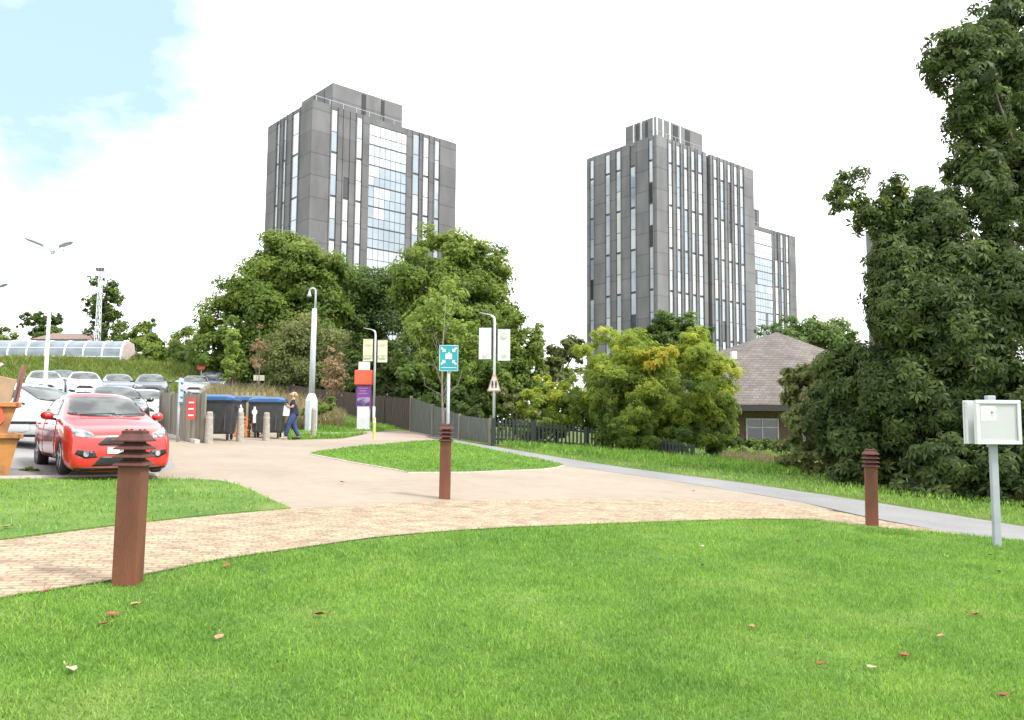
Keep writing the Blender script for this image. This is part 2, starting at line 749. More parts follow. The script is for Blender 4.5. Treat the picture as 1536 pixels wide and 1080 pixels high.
# the ground itself
ax = np.concatenate([np.array([-900, -500, -300, -200, -140, -100, -80, -65]), np.arange(-55, 50, 1.), np.array([52, 60, 75, 100, 150, 250, 500, 900])])
ay = np.concatenate([np.array([-60, -30, -15]), np.arange(-6, 85, 1.), np.array([90, 100, 120, 150, 200, 300, 500, 900, 1500])])
X, Y = np.meshgrid(ax, ay)
V = np.stack([X.ravel(), Y.ravel(), gz(X.ravel(), Y.ravel()) - .05], 1)
nx = len(ax)
i = np.arange(len(ay) - 1)[:, None] * nx + np.arange(nx - 1)[None, :]
i = i.ravel()
kind(fast_mesh('ground', V, np.stack([i, i + 1, i + nx + 1, i + nx], 1), m_rough, smooth=True), 'structure')

fg_edge = smooth_line(P((-260, 968), (-120, 932), (0, 903), (90, 888), (180, 873), (240, 862), (340, 842), (450, 826), (560, 810), (660, 801), (768, 794),
                        (900, 789), (1000, 785), (1100, 782), (1170, 781), (1230, 783), (1300, 791), (1400, 800), (1460, 806), (1536, 813), (1700, 830)), 3)


def ext(line, a=0., b=0.):
    """carry a line straight on beyond its ends"""
    def go(p, q, d):
        l = math.hypot(p[0] - q[0], p[1] - q[1])
        return (p[0] + (p[0] - q[0]) / l * d, p[1] + (p[1] - q[1]) / l * d)
    return ([go(line[0], line[2], a)] if a else []) + line + ([go(line[-1], line[-3], b)] if b else [])


fg_edge = ext(fg_edge, 8, 9)
fg_poly = fg_edge + [(16, -3), (-9, -3)]
left_lawn = smooth_line(P((-220, 719), (-90, 720), (0, 721), (120, 720), (250, 720), (300, 721), (338, 724), (372, 735), (404, 750), (436, 764)), 3) \
    + ext(smooth_line(P((400, 767), (330, 773), (215, 785), (100, 799), (0, 812), (-150, 835), (-240, 850)), 3), 0, 8)
left_lawn = ext(left_lawn, 8)
island = smooth_line(P((464, 681), (520, 673), (600, 665), (640, 662), (668, 662.5), (700, 668), (760, 680), (810, 690), (846, 698)), 4) \
    + P((836, 701), (815, 704), (700, 708.5), (612, 709), (590, 704), (530, 694))
cob_top = smooth_line(P((-240, 850), (-150, 835), (0, 812), (215, 785), (330, 773), (436, 764), (560, 757), (700, 752), (850, 749), (980, 749), (1080, 751), (1180, 757), (1260, 769), (1330, 783), (1440, 801)), 3)
cob_top = ext(cob_top, 8)
cobble = cob_top + [p for p in reversed(fg_edge) if p[0] < cob_top[-1][0] - .1]
path_up = smooth_line(P((628, 648), (655, 653), (690, 661), (735, 669), (780, 676.5), (900, 696), (1000, 710), (1100, 722.5), (1200, 737), (1300, 752), (1400, 768), (1536, 790), (1700, 818)), 3)
path_up = ext(path_up, 0, 9)
path_lo = smooth_line(P((640, 656), (668, 662.5), (700, 668), (760, 680), (846, 698), (900, 706), (1000, 720), (1100, 736), (1200, 753), (1300, 775), (1400, 794), (1460, 806), (1536, 813), (1700, 830)), 3)
path_lo = ext(path_lo, 0, 9)
path_poly = path_up + path_lo[::-1]
resin = P((-220, 718), (40, 716), (235, 712), (262, 700), (246, 664), (300, 663), (432, 661), (470, 658), (540, 657), (575, 655), (640, 656)) + path_lo + \
    P((1440, 801), (1180, 757), (980, 748), (700, 751), (436, 763), (404, 749), (372, 734), (338, 723), (250, 719), (0, 720), (-220, 719))
resin = P((-220, 717.5), (40, 716), (235, 712), (262, 700), (246, 664), (236, 652), (300, 645), (420, 645), (433, 660), (470, 659), (540, 657), (600, 655), (640, 656), (668, 662.5), (700, 668), (760, 680), (846, 698),
          (900, 706), (1000, 720), (1100, 736), (1200, 753), (1250, 765), (1180, 760), (1080, 754), (980, 752), (850, 752), (700, 755), (560, 760), (436, 767), (330, 776), (300, 760), (-220, 760))
road = P((505, 660), (560, 648.5), (600, 646.5), (626, 646.5), (645, 650), (672, 661), (668, 664), (640, 660))
carpark = [(-60, 11), ] + P((-220, 718.5), (40, 717), (236, 713), (263, 700), (247, 664)) + P((240, 655)) + [(-13.2, 36), (-15, 46), (-60, 50)]
sheet('car_park', carpark, m_asph, -.004, 1.0)
sheet('forecourt', resin, m_resin, .000, .8)
sheet('road', road, m_road, .004, .8)
sheet('footpath', path_poly, m_path, .004, .8)
sheet('paved_path', cobble, m_sett, .008, .5)
sheet('lawn', fg_poly, m_lawn, .02, .5)
sheet('lawn', left_lawn, m_lawn, .025, .6)
sheet('lawn', island, m_lawn, .025, .6)


def strip(name, line, wd, ht, mat, dz=0.):
    """edging that follows a line on the ground"""
    mb = MB()
    rings = []
    for k, p in enumerate(line):
        a, b = line[max(k - 1, 0)], line[min(k + 1, len(line) - 1)]
        t = Vector((b[0] - a[0], b[1] - a[1]))
        t.normalize()
        n = Vector((-t.y, t.x)) * wd / 2
        z = G(*p) + dz
        rings.append([(p[0] + n.x, p[1] + n.y, z - .05), (p[0] + n.x, p[1] + n.y, z + ht), (p[0] - n.x, p[1] - n.y, z + ht), (p[0] - n.x, p[1] - n.y, z - .05)])
    mb.loft(rings)
    return kind(mb.build(name, mat), 'structure')


strip('lawn_edging', fg_edge[:47], .035, .03, m_edge)
strip('kerb', P((464, 681.5), (530, 694.5), (590, 704.5), (612, 709.5), (700, 709), (815, 704.5), (836, 701.5), (846, 698.5)), .06, .022, m_kerb)
strip('kerb', smooth_line(P((-200, 718.5), (40, 716.5), (237, 712.5)), 12), .12, .03, m_kerb)
strip('kerb', smooth_line(P((200, 648), (245, 654), (276, 660), (296, 665)), 4), .14, .10, m_kerb)
strip('kerb', smooth_line(P((432, 651.5), (500, 651), (556, 649)), 8), .14, .06, m_kerb)


# ------------------------------------------------------------------ grass blades
def blades(name, poly, n, d0, hgt, wid, seed, grow=.55, power=1.6, mat=m_blade, lift=.015, vis=True):
    rng = np.random.default_rng(seed)
    xs, ys = [p[0] for p in poly], [p[1] for p in poly]
    px, py = np.zeros(0), np.zeros(0)
    while len(px) < n:
        k = n * 3
        x = rng.uniform(min(xs), max(xs), k)
        y = rng.uniform(max(min(ys), 3.2) if vis else min(ys), max(ys), k)
        keep = inpoly(x, y, poly) & (rng.random(k) < np.minimum(1, (d0 / np.maximum(y, 1)) ** power))
        if vis:
            keep &= np.abs(x) < y * .75 + 3.2
        px, py = np.concatenate([px, x[keep]]), np.concatenate([py, y[keep]])
    px, py = px[:n], py[:n]
    sc = np.maximum(1, py / d0) ** grow
    # low tufts and thin areas
    tuft = .5 + .5 * np.sin(px * 2.1 + 1.7 * np.sin(py * 1.3)) * np.sin(py * 2.7 + 1.1 * np.sin(px * 1.9))
    h = hgt * rng.uniform(.55, 1.25, n) * (.75 + .5 * tuft) * sc ** .5
    wd = wid * rng.uniform(.7, 1.3, n) * sc
    a = rng.uniform(0, 2 * PI, n)
    ln = rng.uniform(.25, .95, n) * h
    la = rng.uniform(0, 2 * PI, n)
    z = gz(px, py) + lift
    dx, dy = np.cos(a) * wd / 2, np.sin(a) * wd / 2
    bx, by = np.cos(la) * ln, np.sin(la) * ln
    hh = np.sqrt(np.maximum(h * h - ln * ln * .8, .1 * h * h))
    V = np.empty((n, 5, 3))
    V[:, 0] = np.stack([px - dx, py - dy, z], 1)
    V[:, 1] = np.stack([px + dx, py + dy, z], 1)
    V[:, 2] = np.stack([px + dx * .8 + bx * .35, py + dy * .8 + by * .35, z + hh * .6], 1)
    V[:, 3] = np.stack([px - dx * .8 + bx * .35, py - dy * .8 + by * .35, z + hh * .6], 1)
    V[:, 4] = np.stack([px + bx, py + by, z + hh], 1)
    b = np.arange(n)[:, None] * 5
    q = np.concatenate([b + np.array([[0, 1, 2]]), b + np.array([[0, 2, 3]]), b + np.array([[3, 2, 4]])], 1).reshape(-1, 3)
    t = np.repeat(rng.random(n), 3)
    return kind(fast_mesh(name, V.reshape(-1, 3), q, mat, t), 'stuff')


blades('grass', fg_poly, 390000, 4.2, .038, .0048, 1)
blades('grass', left_lawn, 30000, 9, .06, .011, 2, vis=False)
blades('grass', island, 20000, 20, .07, .02, 3, vis=False)
verge = P((735, 664)) + path_up[12:] + [(24, 15), ] + P((1480, 700), (1200, 680), (1000, 665))
blades('grass', verge, 45000, 12, .09, .016, 4, vis=False, mat=m_blade)
# ------------------------------------------------------------------ shared materials
m_rust = M('rusted steel', (.168, .056, .025), .75, col2=(.09, .032, .016), scale=5, detail=9, contrast=(.3, .7), bump=.25, bscale=60, stretch=(1, 1, .35))
m_rustd = M('dark rusted louvres', (.10, .032, .024), .8, col2=(.055, .02, .016), scale=9, detail=8, bump=.25, bscale=60)
m_white = M('white paint', (.72, .74, .76), .45, col2=(.62, .64, .66), scale=3)
m_galv = M('galvanised steel', (.42, .45, .48), .5, metal=.3, col2=(.34, .37, .4), scale=9)
m_greyp = M('pale grey powder coat', (.5, .54, .58), .45, col2=(.44, .48, .52), scale=4)
m_case = M('grey case paint', (.31, .335, .37), .45, col2=(.27, .295, .33), scale=4)
m_casew = M('off-white cabinet', (.54, .555, .565), .5, col2=(.48, .495, .505), scale=3)
m_black = M('black plastic', (.02, .02, .022), .5, scale=5)
m_dkgrey = M('dark grey plastic', (.045, .047, .05), .5, col2=(.035, .037, .04), scale=6)
m_blue = M('blue plastic lid', (.032, .105, .25), .5, col2=(.026, .085, .21), scale=4)
m_conc = M('weathered concrete', (.36, .33, .28), .9, col2=(.25, .23, .19), scale=12, detail=7, bump=.3)
m_teal = M('teal sign face', (.012, .27, .31), .4, col2=(.012, .24, .28), scale=3)
m_sgw = M('white sign print', (.75, .8, .8), .5, scale=3)
m_paper = M('white paper', (.72, .72, .7), .7, col2=(.62, .62, .6), scale=5)
m_wood = M('grey weathered timber', (.25, .225, .18), .9, col2=(.13, .12, .095), scale=14, detail=6, contrast=(.3, .7), stretch=(1, 1, .08), bump=.3, bscale=30)
m_woodd = M('dark stained timber', (.05, .042, .035), .9, col2=(.026, .022, .02), scale=14, detail=6, stretch=(1, 1, .1), bump=.3)
m_net = M('green grey timber', (.115, .13, .11), .9, col2=(.07, .08, .068), scale=12, detail=6, stretch=(1, 1, .15))
m_dkgreen = M('dark green paint', (.02, .03, .026), .7, col2=(.014, .02, .018), scale=8)

# ------------------------------------------------------------------ rusted louvre bollards
def make_bollard():
    t = thing('bollard', 'x', 'bollard')
    m = MB()
    m.lathe([(.088, -.12), (.088, .93)], sq=True)
    m.build('post', m_rust, t, bevel=.006)
    m = MB()
    m.lathe([(.062, .9), (.062, 1.15)], sq=True)
    m.build('lamp_core', m_rustd, t)
    for k in range(3):
        z = .925 + k * .063
        m = MB()
        m.lathe([(.121, z), (.121, z + .010), (.073, z + .044), (.066, z + .044), (.105, z + .004)], sq=True)
        m.build('louvre', m_rustd, t, bevel=.002)
    m = MB()
    m.lathe([(.120, 1.113), (.120, 1.125), (.078, 1.172), (.078, 1.195), (.06, 1.2)], sq=True)
    for (a, b) in ((-.05, -.05), (.05, -.05), (.05, .05), (-.05, .05)):
        m.box((a, b, 1.203), (.02, .02, .012))
    m.build('cap', m_rustd, t, bevel=.002)
    return t


bol = make_bollard()
for i, (u, v, rz, lb) in enumerate([
        (191, 880, .10, 'tall rusted steel bollard in front of the red hatchback, at the lawn edge'),
        (667, 748, .03, 'rusted louvre-topped bollard standing on the beige forecourt below the teal sign'),
        (1308, 789, -.32, 'slim rusted bollard at the lawn edge before the big dark tree')]):
    b = bol if i == 0 else copy_tree(bol)
    b.location = pt(u, v)
    b.rotation_euler = (0, .008, rz)
    b['label'] = lb
    b['group'] = 'rusted louvre bollards'

# ------------------------------------------------------------------ notice cabinet on a post
p = pt(1496, 821)
t = thing('notice_case', 'white double-sided notice cabinet on a pale grey post by the footpath', 'notice case', p, .06)
H = 1.41
m = MB()
m.box((0, 0, H / 2 - .1), (.10, .06, H + .2))
m.build('post', m_case, t, bevel=.008)
m = MB()
m.box((0, .02, H + .315), (.12, .08, .72))
m.build('post_head', m_case, t, bevel=.01)
for s in (-1, 1):
    y = s * .095
    m = MB()
    m.box((0, y, H + .30), (.615, .06, .6))
    c = m.build('cabinet', m_casew, t, bevel=.006)
    m = MB()
    yy = y + s * .030
    for (cx, cz, sx, sz) in ((0, H + .025, .64, .05), (0, H + .582, .64, .05), (-.295, H + .3, .05, .507), (.295, H + .3, .05, .507)):
        m.box((cx, yy + s * .012, cz), (sx, .03, sz))
    m.build('frame', m_casew, c, bevel=.004)
    m = MB()
    m.box((0, yy + s * .002, H + .3), (.53, .006, .5))
    m.build('back_panel', M('pale pinboard', (.42, .435, .43), .35, scale=3, col2=(.40, .415, .41)), c)
m = MB()
m.box((-.135, -.1315, H + .425), (.215, .002, .20))
nt_ = m.build('notice', m_paper, t)
m = MB()
m.box((-.085, -.1335, H + .415), (.012, .002, .075))
m.box((-.085, -.1335, H + .433), (.05, .002, .016))
m.box((-.085, -.1337, H + .445), (.022, .002, .02))
for k in range(5):
    m.box((-.185, -.1335, H + .485 - k * .03), (.075, .0015, .004))
m.build('print', M('grey print', (.22, .23, .24), .7), nt_)

# ------------------------------------------------------------------ teal assembly point sign
p = pt(671, 703)
D = p.y
t = thing('assembly_sign', 'teal assembly point sign on a grey pole behind the middle bollard', 'sign', p, .05)
hs = pd(674, 518, D).z - p.z
m = MB()
m.tube((0, 0, -.2), (0, 0, hs - .02), .038, n=12)
m.build('pole', m_galv, t, smooth=True)
W_, H_ = .45, .62
m = MB()
m.box((0, -.06, hs - H_ / 2), (W_, .012, H_))
pn = m.build('sign_panel', m_teal, t, bevel=.003)
m = MB()
for z in (hs - .14, hs - .48):
    m.box((0, -.038, z), (.1, .03, .03))
build_each(m, 'clip', m_galv, t)
zc = hs - .26
m = MB()
for sx in (-1, 1):
    for sz in (-1, 1):
        cx, cz = sx * .137, zc + sz * .155
        # an arrow in the corner pointing to the middle
        A = [(-.055, -.055), (.02, -.055), (-.003, -.032), (.055, .03), (.03, .055), (-.032, -.003), (-.055, .02)]
        poly = [(cx + sx * a * 1., cz + sz * b * 1.) for a, b in A]
        m.prism(poly, -.0695, -.0665)
build_each(m, 'arrow', m_sgw, pn)
m = MB()
for dx, s in ((-.0, 1.), (-.055, .8), (.055, .8)):
    bz = zc - .075
    m.tube((dx, -.0665, bz + .15 * s), (dx, -.0695, bz + .15 * s), .022 * s, n=12)
    m.prism([(dx - .03 * s, bz + .06), (dx + .03 * s, bz + .06), (dx + .028 * s, bz + .12 * s), (dx - .028 * s, bz + .12 * s)], -.0695, -.0665)
    m.prism([(dx - .025 * s, bz), (dx - .004, bz), (dx - .002, bz + .0598), (dx - .026 * s, bz + .0598)], -.0695, -.0665)
    m.prism([(dx + .004, bz), (dx + .025 * s, bz), (dx + .026 * s, bz + .0598), (dx + .002, bz + .0598)], -.0695, -.0665)
m.build('people_symbol', m_sgw, pn)
m = MB()
m.box((0, -.068, hs - .535), (.36, .003, .012))
for (cx, cz, sx, sz) in ((0, hs - .008, .44, .008), (0, hs - H_ + .008, .44, .008), (-.216, hs - H_ / 2, .008, .58), (.216, hs - H_ / 2, .008, .58)):
    m.box((cx, -.068, cz), (sx, .003, sz))
m.build('border', m_sgw, pn)

# ------------------------------------------------------------------ lamp posts with banners
m_ban1 = M('white banner cloth', (.7, .71, .72), .8, col2=(.62, .63, .64), scale=2)
m_ban2 = M('pale yellow banner cloth', (.6, .6, .34), .8, col2=(.68, .68, .5), scale=1.4)
m_emb = M('olive print', (.4, .42, .28), .8, col2=(.55, .57, .48), scale=6)


def banner_lamp(u, vb, vtop, d, vb0, vb1, name, label, cloth, rz):
    g = gd(u, d)
    t = thing(name, label, 'lamp post', g, rz, 'slim lamp posts with paired banners')
    z = lambda v: pd(u, v, d).z - g.z
    ht = z(vtop)
    m = MB()
    m.path([(0, 0, -.2), (0, 0, .9)], [.07, .07], 12)
    m.path([(0, 0, .9), (0, 0, ht - .25), (-.03, 0, ht - .08), (-.16, 0, ht)], [.06, .05, .045, .035], 10)
    m.build('pole', m_white, t, smooth=True)
    m = MB()
    m.loft([[(-.14, -.05, ht - .02), (-.14, .05, ht - .02), (-.14, .05, ht + .03), (-.14, -.05, ht + .03)],
            [(-.3, -.09, ht + .01), (-.3, .09, ht + .01), (-.3, .09, ht + .06), (-.3, -.09, ht + .06)],
            [(-.62, -.06, ht + .08), (-.62, .06, ht + .08), (-.62, .06, ht + .11), (-.62, -.06, ht + .11)]])
    m.build('lamp_head', m_galv, t, bevel=.008)
    w0 = .5
    zb0, zb1 = z(vb0), z(vb1)
    for s in (-1, 1):
        m = MB()
        n = 8
        for i in range(n):
            pass
        dz = 0 if s < 0 else -.06
        rings = []
        for i in range(n + 1):
            f = i / n
            x0, x1 = s * .13, s * (.13 + w0)
            zz = zb0 + dz + (zb1 - zb0) * f
            bul = .03 * math.sin(f * PI) + .012 * math.sin(f * 9)
            rings.append([(x0, bul * .3, zz), ((x0 + x1) / 2, bul, zz), (x1, bul * .6, zz + .02 * s), (x1, bul * .6 + .006, zz + .02 * s), ((x0 + x1) / 2, bul + .006, zz), (x0, bul * .3 + .006, zz)])
        m.loft(rings)
        bn = m.build('banner', cloth, t, smooth=False)
        m = MB()
        for zz in (zb0 + dz, zb1 + dz):
            m.tube((s * .03, 0, zz), (s * (.13 + w0), .003, zz + .01 * s), .012, n=6)
        build_each(m, 'banner_arm', m_black, t)
        m = MB()
        m.box((s * .088, 0, (zb0 + zb1) / 2 + dz), (.05, .02, zb0 - zb1 - .03))
        m.build('banner_strap', m_black, t)
        m = MB()
        if cloth is m_ban1:
            if s > 0:
                m.tube((s * .38, -.03, zb0 - .33), (s * .38, .0, zb0 - .33), .13, n=14)
            for k in range(3):
                m.box((s * .38, -.012, zb1 + .22 - k * .07), (.3 - .05 * k, .01, .03))
        else:
            m.box((s * .38, -.018, zb1 + .25), (.4, .01, .2))
            m.box((s * .38, -.018, zb0 - .3), (.34, .01, .05))
        build_each(m, 'banner_print', m_emb, bn)
    return t, g, z


bl, bg_, bz = banner_lamp(741, 632, 473, 32, 491, 539, 'banner_lamp_post', 'slim lamp post with two white banners rising behind the picket fence', m_ban1, .03)
banner_lamp(561, 640, 495, 41.5, 508, 542, 'banner_lamp_post', 'slim lamp post with two pale yellow banners beside the purple totem', m_ban2, .05)

# triangular warning sign on the white-banner post
zc = bz(587)
ts = thing('warning_sign', 'triangular pedestrian warning sign fixed to the white-banner lamp post', 'sign', (bg_.x, bg_.y, bg_.z), .03)
hgt = bz(562) - zc


def tri(s, y0, y1):
    return [(-.27 * s, zc + hgt * (.5 - .5 * s) * .6), (.27 * s, zc + hgt * (.5 - .5 * s) * .6), (.06 * s, zc + hgt * (.3 + .7 * s)), (-.06 * s, zc + hgt * (.3 + .7 * s))]


m = MB()
m.prism(tri(1, 0, 0), -.07, -.058)
pnl = m.build('sign_panel', M('faded red sign border', (.42, .2, .18), .6, col2=(.5, .33, .3), scale=4), ts)
m = MB()
m.prism(tri(.8, 0, 0), -.0745, -.0715)
m.build('sign_face', M('cream sign face', (.6, .56, .5), .6, scale=4), pnl)
m = MB()
for dx in (-.07, .07):
    m.tube((dx, -.0755, zc + .40), (dx, -.078, zc + .40), .03, n=10)
    m.prism([(dx - .045, zc + .24), (dx + .045, zc + .24), (dx + .03, zc + .37), (dx - .03, zc + .37)], -.078, -.0755)
    m.prism([(dx - .04, zc + .13), (dx - .01, zc + .13), (dx, zc + .238), (dx - .03, zc + .238)], -.078, -.0755)
    m.prism([(dx + .01, zc + .13), (dx + .04, zc + .13), (dx + .03, zc + .238), (dx, zc + .238)], -.078, -.0755)
m.build('pedestrian_symbol', m_black, pnl)

# ------------------------------------------------------------------ totem sign
p = pt(545, 645)
D = p.y
t = thing('totem_sign', 'white totem sign with an orange box and purple panel beside the path', 'totem sign', p, -.05)
z = lambda v: pd(545, v, D).z - p.z
px = D / FPX
m = MB()
m.box((0, 0, (z(612) - .15) / 2), (.56, .26, z(612) + .15))
m.build('plinth', m_white, t, bevel=.01)
m = MB()
m.box((0, 0, .03), (.66, .36, .1))
m.build('base_plate', m_white, t, bevel=.01)
m = MB()
m.box((0, 0, (z(578) + z(612)) / 2), (.66, .2, z(578) - z(612)))
pp = m.build('purple_panel', M('purple sign face', (.2, .05, .26), .45, col2=(.16, .04, .22), scale=2), t, bevel=.01)
m = MB()
for k in range(3):
    m.box((-.03, -.103, z(580.5) - .06 - k * .12), (.42 - .1 * (k % 2), .006, .03))
build_each(m, 'text_line', M('pink print', (.5, .3, .55), .6), pp)
m = MB()
m.box((0, -.104, z(606) + .12), (.58, .008, .36))
m.build('picture', M('dark photo print', (.07, .035, .12), .5, col2=(.36, .3, .46), scale=5, detail=2, contrast=(.4, .6)), pp)
m = MB()
m.box((0, -.104, z(611)), (.56, .008, .06))
m.build('caption', m_sgw, pp)
m = MB()
m.box((-.02, -.02, (z(555) + z(578)) / 2), (.80, .42, z(555) - z(578) - .02))
m.build('orange_box', M('orange red panel', (.62, .105, .045), .45, col2=(.56, .085, .04), scale=2), t, bevel=.03)
m = MB()
m.box((-.02, 0, (z(543) + z(555)) / 2), (.5, .18, z(543) - z(555)))
m.build('top_panel', m_white, t, bevel=.01)

# yellow marker post
p = pt(561, 659)
t = thing('marker_post', 'thin yellow marker post standing at the road edge before the totem', 'post', p)
m = MB()
m.lathe([(.055, -.1), (.055, .78), (.04, .82), (.001, .83)], n=12)
m.build('post', M('faded yellow paint', (.55, .5, .16), .6, col2=(.45, .4, .13)), t, smooth=False)
m = MB()
m.lathe([(.058, .62), (.058, .7)], n=12, caps=False)
m.build('reflector_band', m_white, t)

# ------------------------------------------------------------------ tall swan-neck lamp column
d = 33.
g = pt(467, 646)
g = gd(467, d)
t = thing('swan_neck_lamp', 'tall white lamp column with a wide base and hooked top', 'lamp post', g)
z = lambda v: pd(469, v, d).z - g.z
m = MB()
m.lathe([(.26, -.2), (.26, z(601)), (.16, z(592)), (.125, z(590))], n=8)
m.build('column_base', m_greyp, t, bevel=.01)
m = MB()
m.path([(0, 0, z(592)), (.01, 0, z(520)), (.02, 0, z(463))], [.125, .115, .10], 14)
m.build('column', m_greyp, t, smooth=True)
m = MB()
x0 = .02
r = .13
arc = [(x0 + .03, 0, z(464)), (x0 + .03, 0, z(437))] + [(x0 + .03 - r + r * math.cos(a), 0, z(437) + r * math.sin(a)) for a in [k * PI / 8 for k in range(1, 9)]]
m.path(arc, [.05, .036] + [.034] * 8, 8)
m.build('swan_neck', m_greyp, t, smooth=True)
m = MB()
bx = x0 + .03 - 2 * r
m.lathe([(.035, z(437)), (.05, z(439)), (.085, z(443)), (.09, z(445)), (.001, z(446))], c=(bx, 0, 0), n=14)
m.build('lamp_hood', m_galv, t, smooth=True)

p = pt(470, 656)
t = tag(MB().lathe([(.10, -.2), (.09, 1.0), (.07, 1.06)], n=10).build('timber_post', m_conc, loc=p, smooth=False), 'short weathered post on the grass in front of the swan-neck lamp', 'post')

# ------------------------------------------------------------------ car park lighting
m_lampw = M('white lamp column', (.66, .7, .73), .5, col2=(.58, .62, .65))


def park_lamp(u, vtop, d, rz, label):
    g = gd(u, d)
    t = thing('car_park_lamp', label, 'lamp post', g, rz, 'four-armed car park lamps')
    ht = pd(u, vtop, d).z - g.z
    m = MB()
    m.path([(0, 0, -.2), (0, 0, 1.1), (0, 0, 1.15), (0, 0, ht - .1)], [.10, .10, .07, .05], 12)
    m.build('column', m_lampw, t, smooth=True)
    m = MB()
    m.lathe([(.07, ht - .22), (.09, ht - .12), (.07, ht - .05), (.001, ht - .03)], n=12)
    m.build('hub', m_galv, t)
    for k in range(4):
        a = PI / 4 + k * PI / 2
        ca, sa = math.cos(a), math.sin(a)
        m = MB()
        m.tube((0, 0, ht - .12), (ca * .45, sa * .45, ht + .0), .028, n=8)
        ar = m.build('arm', m_lampw, t)
        m = MB()
        rings = []
        for s, wd, th, zz in ((.38, .04, .05, -.01), (.5, .13, .09, .02), (.85, .15, .09, .085), (1.08, .08, .05, .13)):
            c = Vector((ca * s, sa * s, ht + zz))
            n = Vector((-sa, ca, 0))
            rings.append([c - n * wd, c - n * wd * .7 + Vector((0, 0, th)), c + n * wd * .7 + Vector((0, 0, th)), c + n * wd])
        m.loft(rings)
        m.build('lamp_head', m_galv, ar, bevel=.01)
    return t


park_lamp(66, 372, 30, .35, 'tall white car park lamp with four heads behind the red car')
park_lamp(-17, 432, 43, .25, 'car park lamp reaching in at the left margin, mostly out of sight')

# lattice mast far behind
d = 80
g = gd(141, d)
t = thing('lattice_mast', 'thin pale lattice mast in front of the ragged tree', 'mast', g)
ht = pd(145, 402, d).z - g.z
m = MB()
N = 16
for sx, sy in ((-1, -1), (1, -1), (1, 1), (-1, 1)):
    m.tube((sx * .24, sy * .24, -.3), (sx * .12, sy * .12, ht - .6), .045, .03, n=5)
for k in range(N):
    z0, z1 = (ht - .6) * k / N, (ht - .6) * (k + 1) / N
    r0, r1 = .24 - .12 * k / N, .24 - .12 * (k + 1) / N
    for (a, b), (c_, e) in (((-1, -1), (1, -1)), ((1, -1), (1, 1)), ((1, 1), (-1, 1)), ((-1, 1), (-1, -1))):
        m.tube((a * r0, b * r0, z0), (c_ * r1, e * r1, z1), .022, n=4)
m.build('lattice', m_lampw, t)
m = MB()
m.box((0, 0, ht - .3), (.75, .5, .06))
for a in (-.3, 0, .3):
    m.box((a, -.2, ht - .12), (.22, .14, .26))
build_each(m, 'floodlight_head', M('dark floodlight', (.1, .1, .11), .5), t)

# ------------------------------------------------------------------ plastic shelter on the bank
d = 61
x0, x1 = gd(-70, d).x, gd(187, d).x
g = Vector((x1, d, G(x1, d)))
zt = pd(100, 511, d).z - g.z
L = x1 - x0
t = thing('polytunnel_shelter', 'long curved clear plastic shelter with white ribs on top of the bank', 'shelter', g)
m_poly = M('scratched clear plastic', (.20, .24, .28), .35, col2=(.13, .16, .19), scale=1.2, coat=.1)
prof = [(-.9, -.2), (-.9, zt * .35)] + [(-.9 + 1.0 * (1 - math.cos(a)), zt * .35 + zt * .65 * math.sin(a)) for a in [k * PI / 2 / 6 for k in range(1, 7)]] + [(.95, zt * .92), (1.2, zt * .6), (1.2, -.2)]


def arch(x, off=0.):
    return [(x, y - (off if y < 0 else -off), z + off * (z > 0)) for y, z in prof]


m = MB()
m.loft([arch(-L), arch(-L / 2), arch(-.02)], caps=False, closed=False)
m.build('glazing', m_poly, t)
N = 9
for k in range(N + 1):
    x = -.06 - (L - .2) * k / N
    m = MB()
    m.loft([arch(x - .06, .035), arch(x + .06, .035)], caps=False, closed=False)
    m.loft([arch(x + .06, .035), arch(x + .06, .0)], caps=False, closed=False)
    m.build('rib', m_white, t)
m = MB()
for zz in (zt * .33, zt * .68):
    yy = -.95 if zz < zt * .4 else -.72
    m.box((-L / 2, yy - .04, zz), (L, .05, .06))
build_each(m, 'rail', m_white, t)
m = MB()
m.add([(0.005, y, z) for y, z in prof], [tuple(range(len(prof)))])
e = m.build('end_panel', M('pinkish end panel', (.48, .38, .36), .6, col2=(.4, .32, .3), scale=2), t)
so_ = e.modifiers.new('sol', 'SOLIDIFY')
so_.thickness = .05

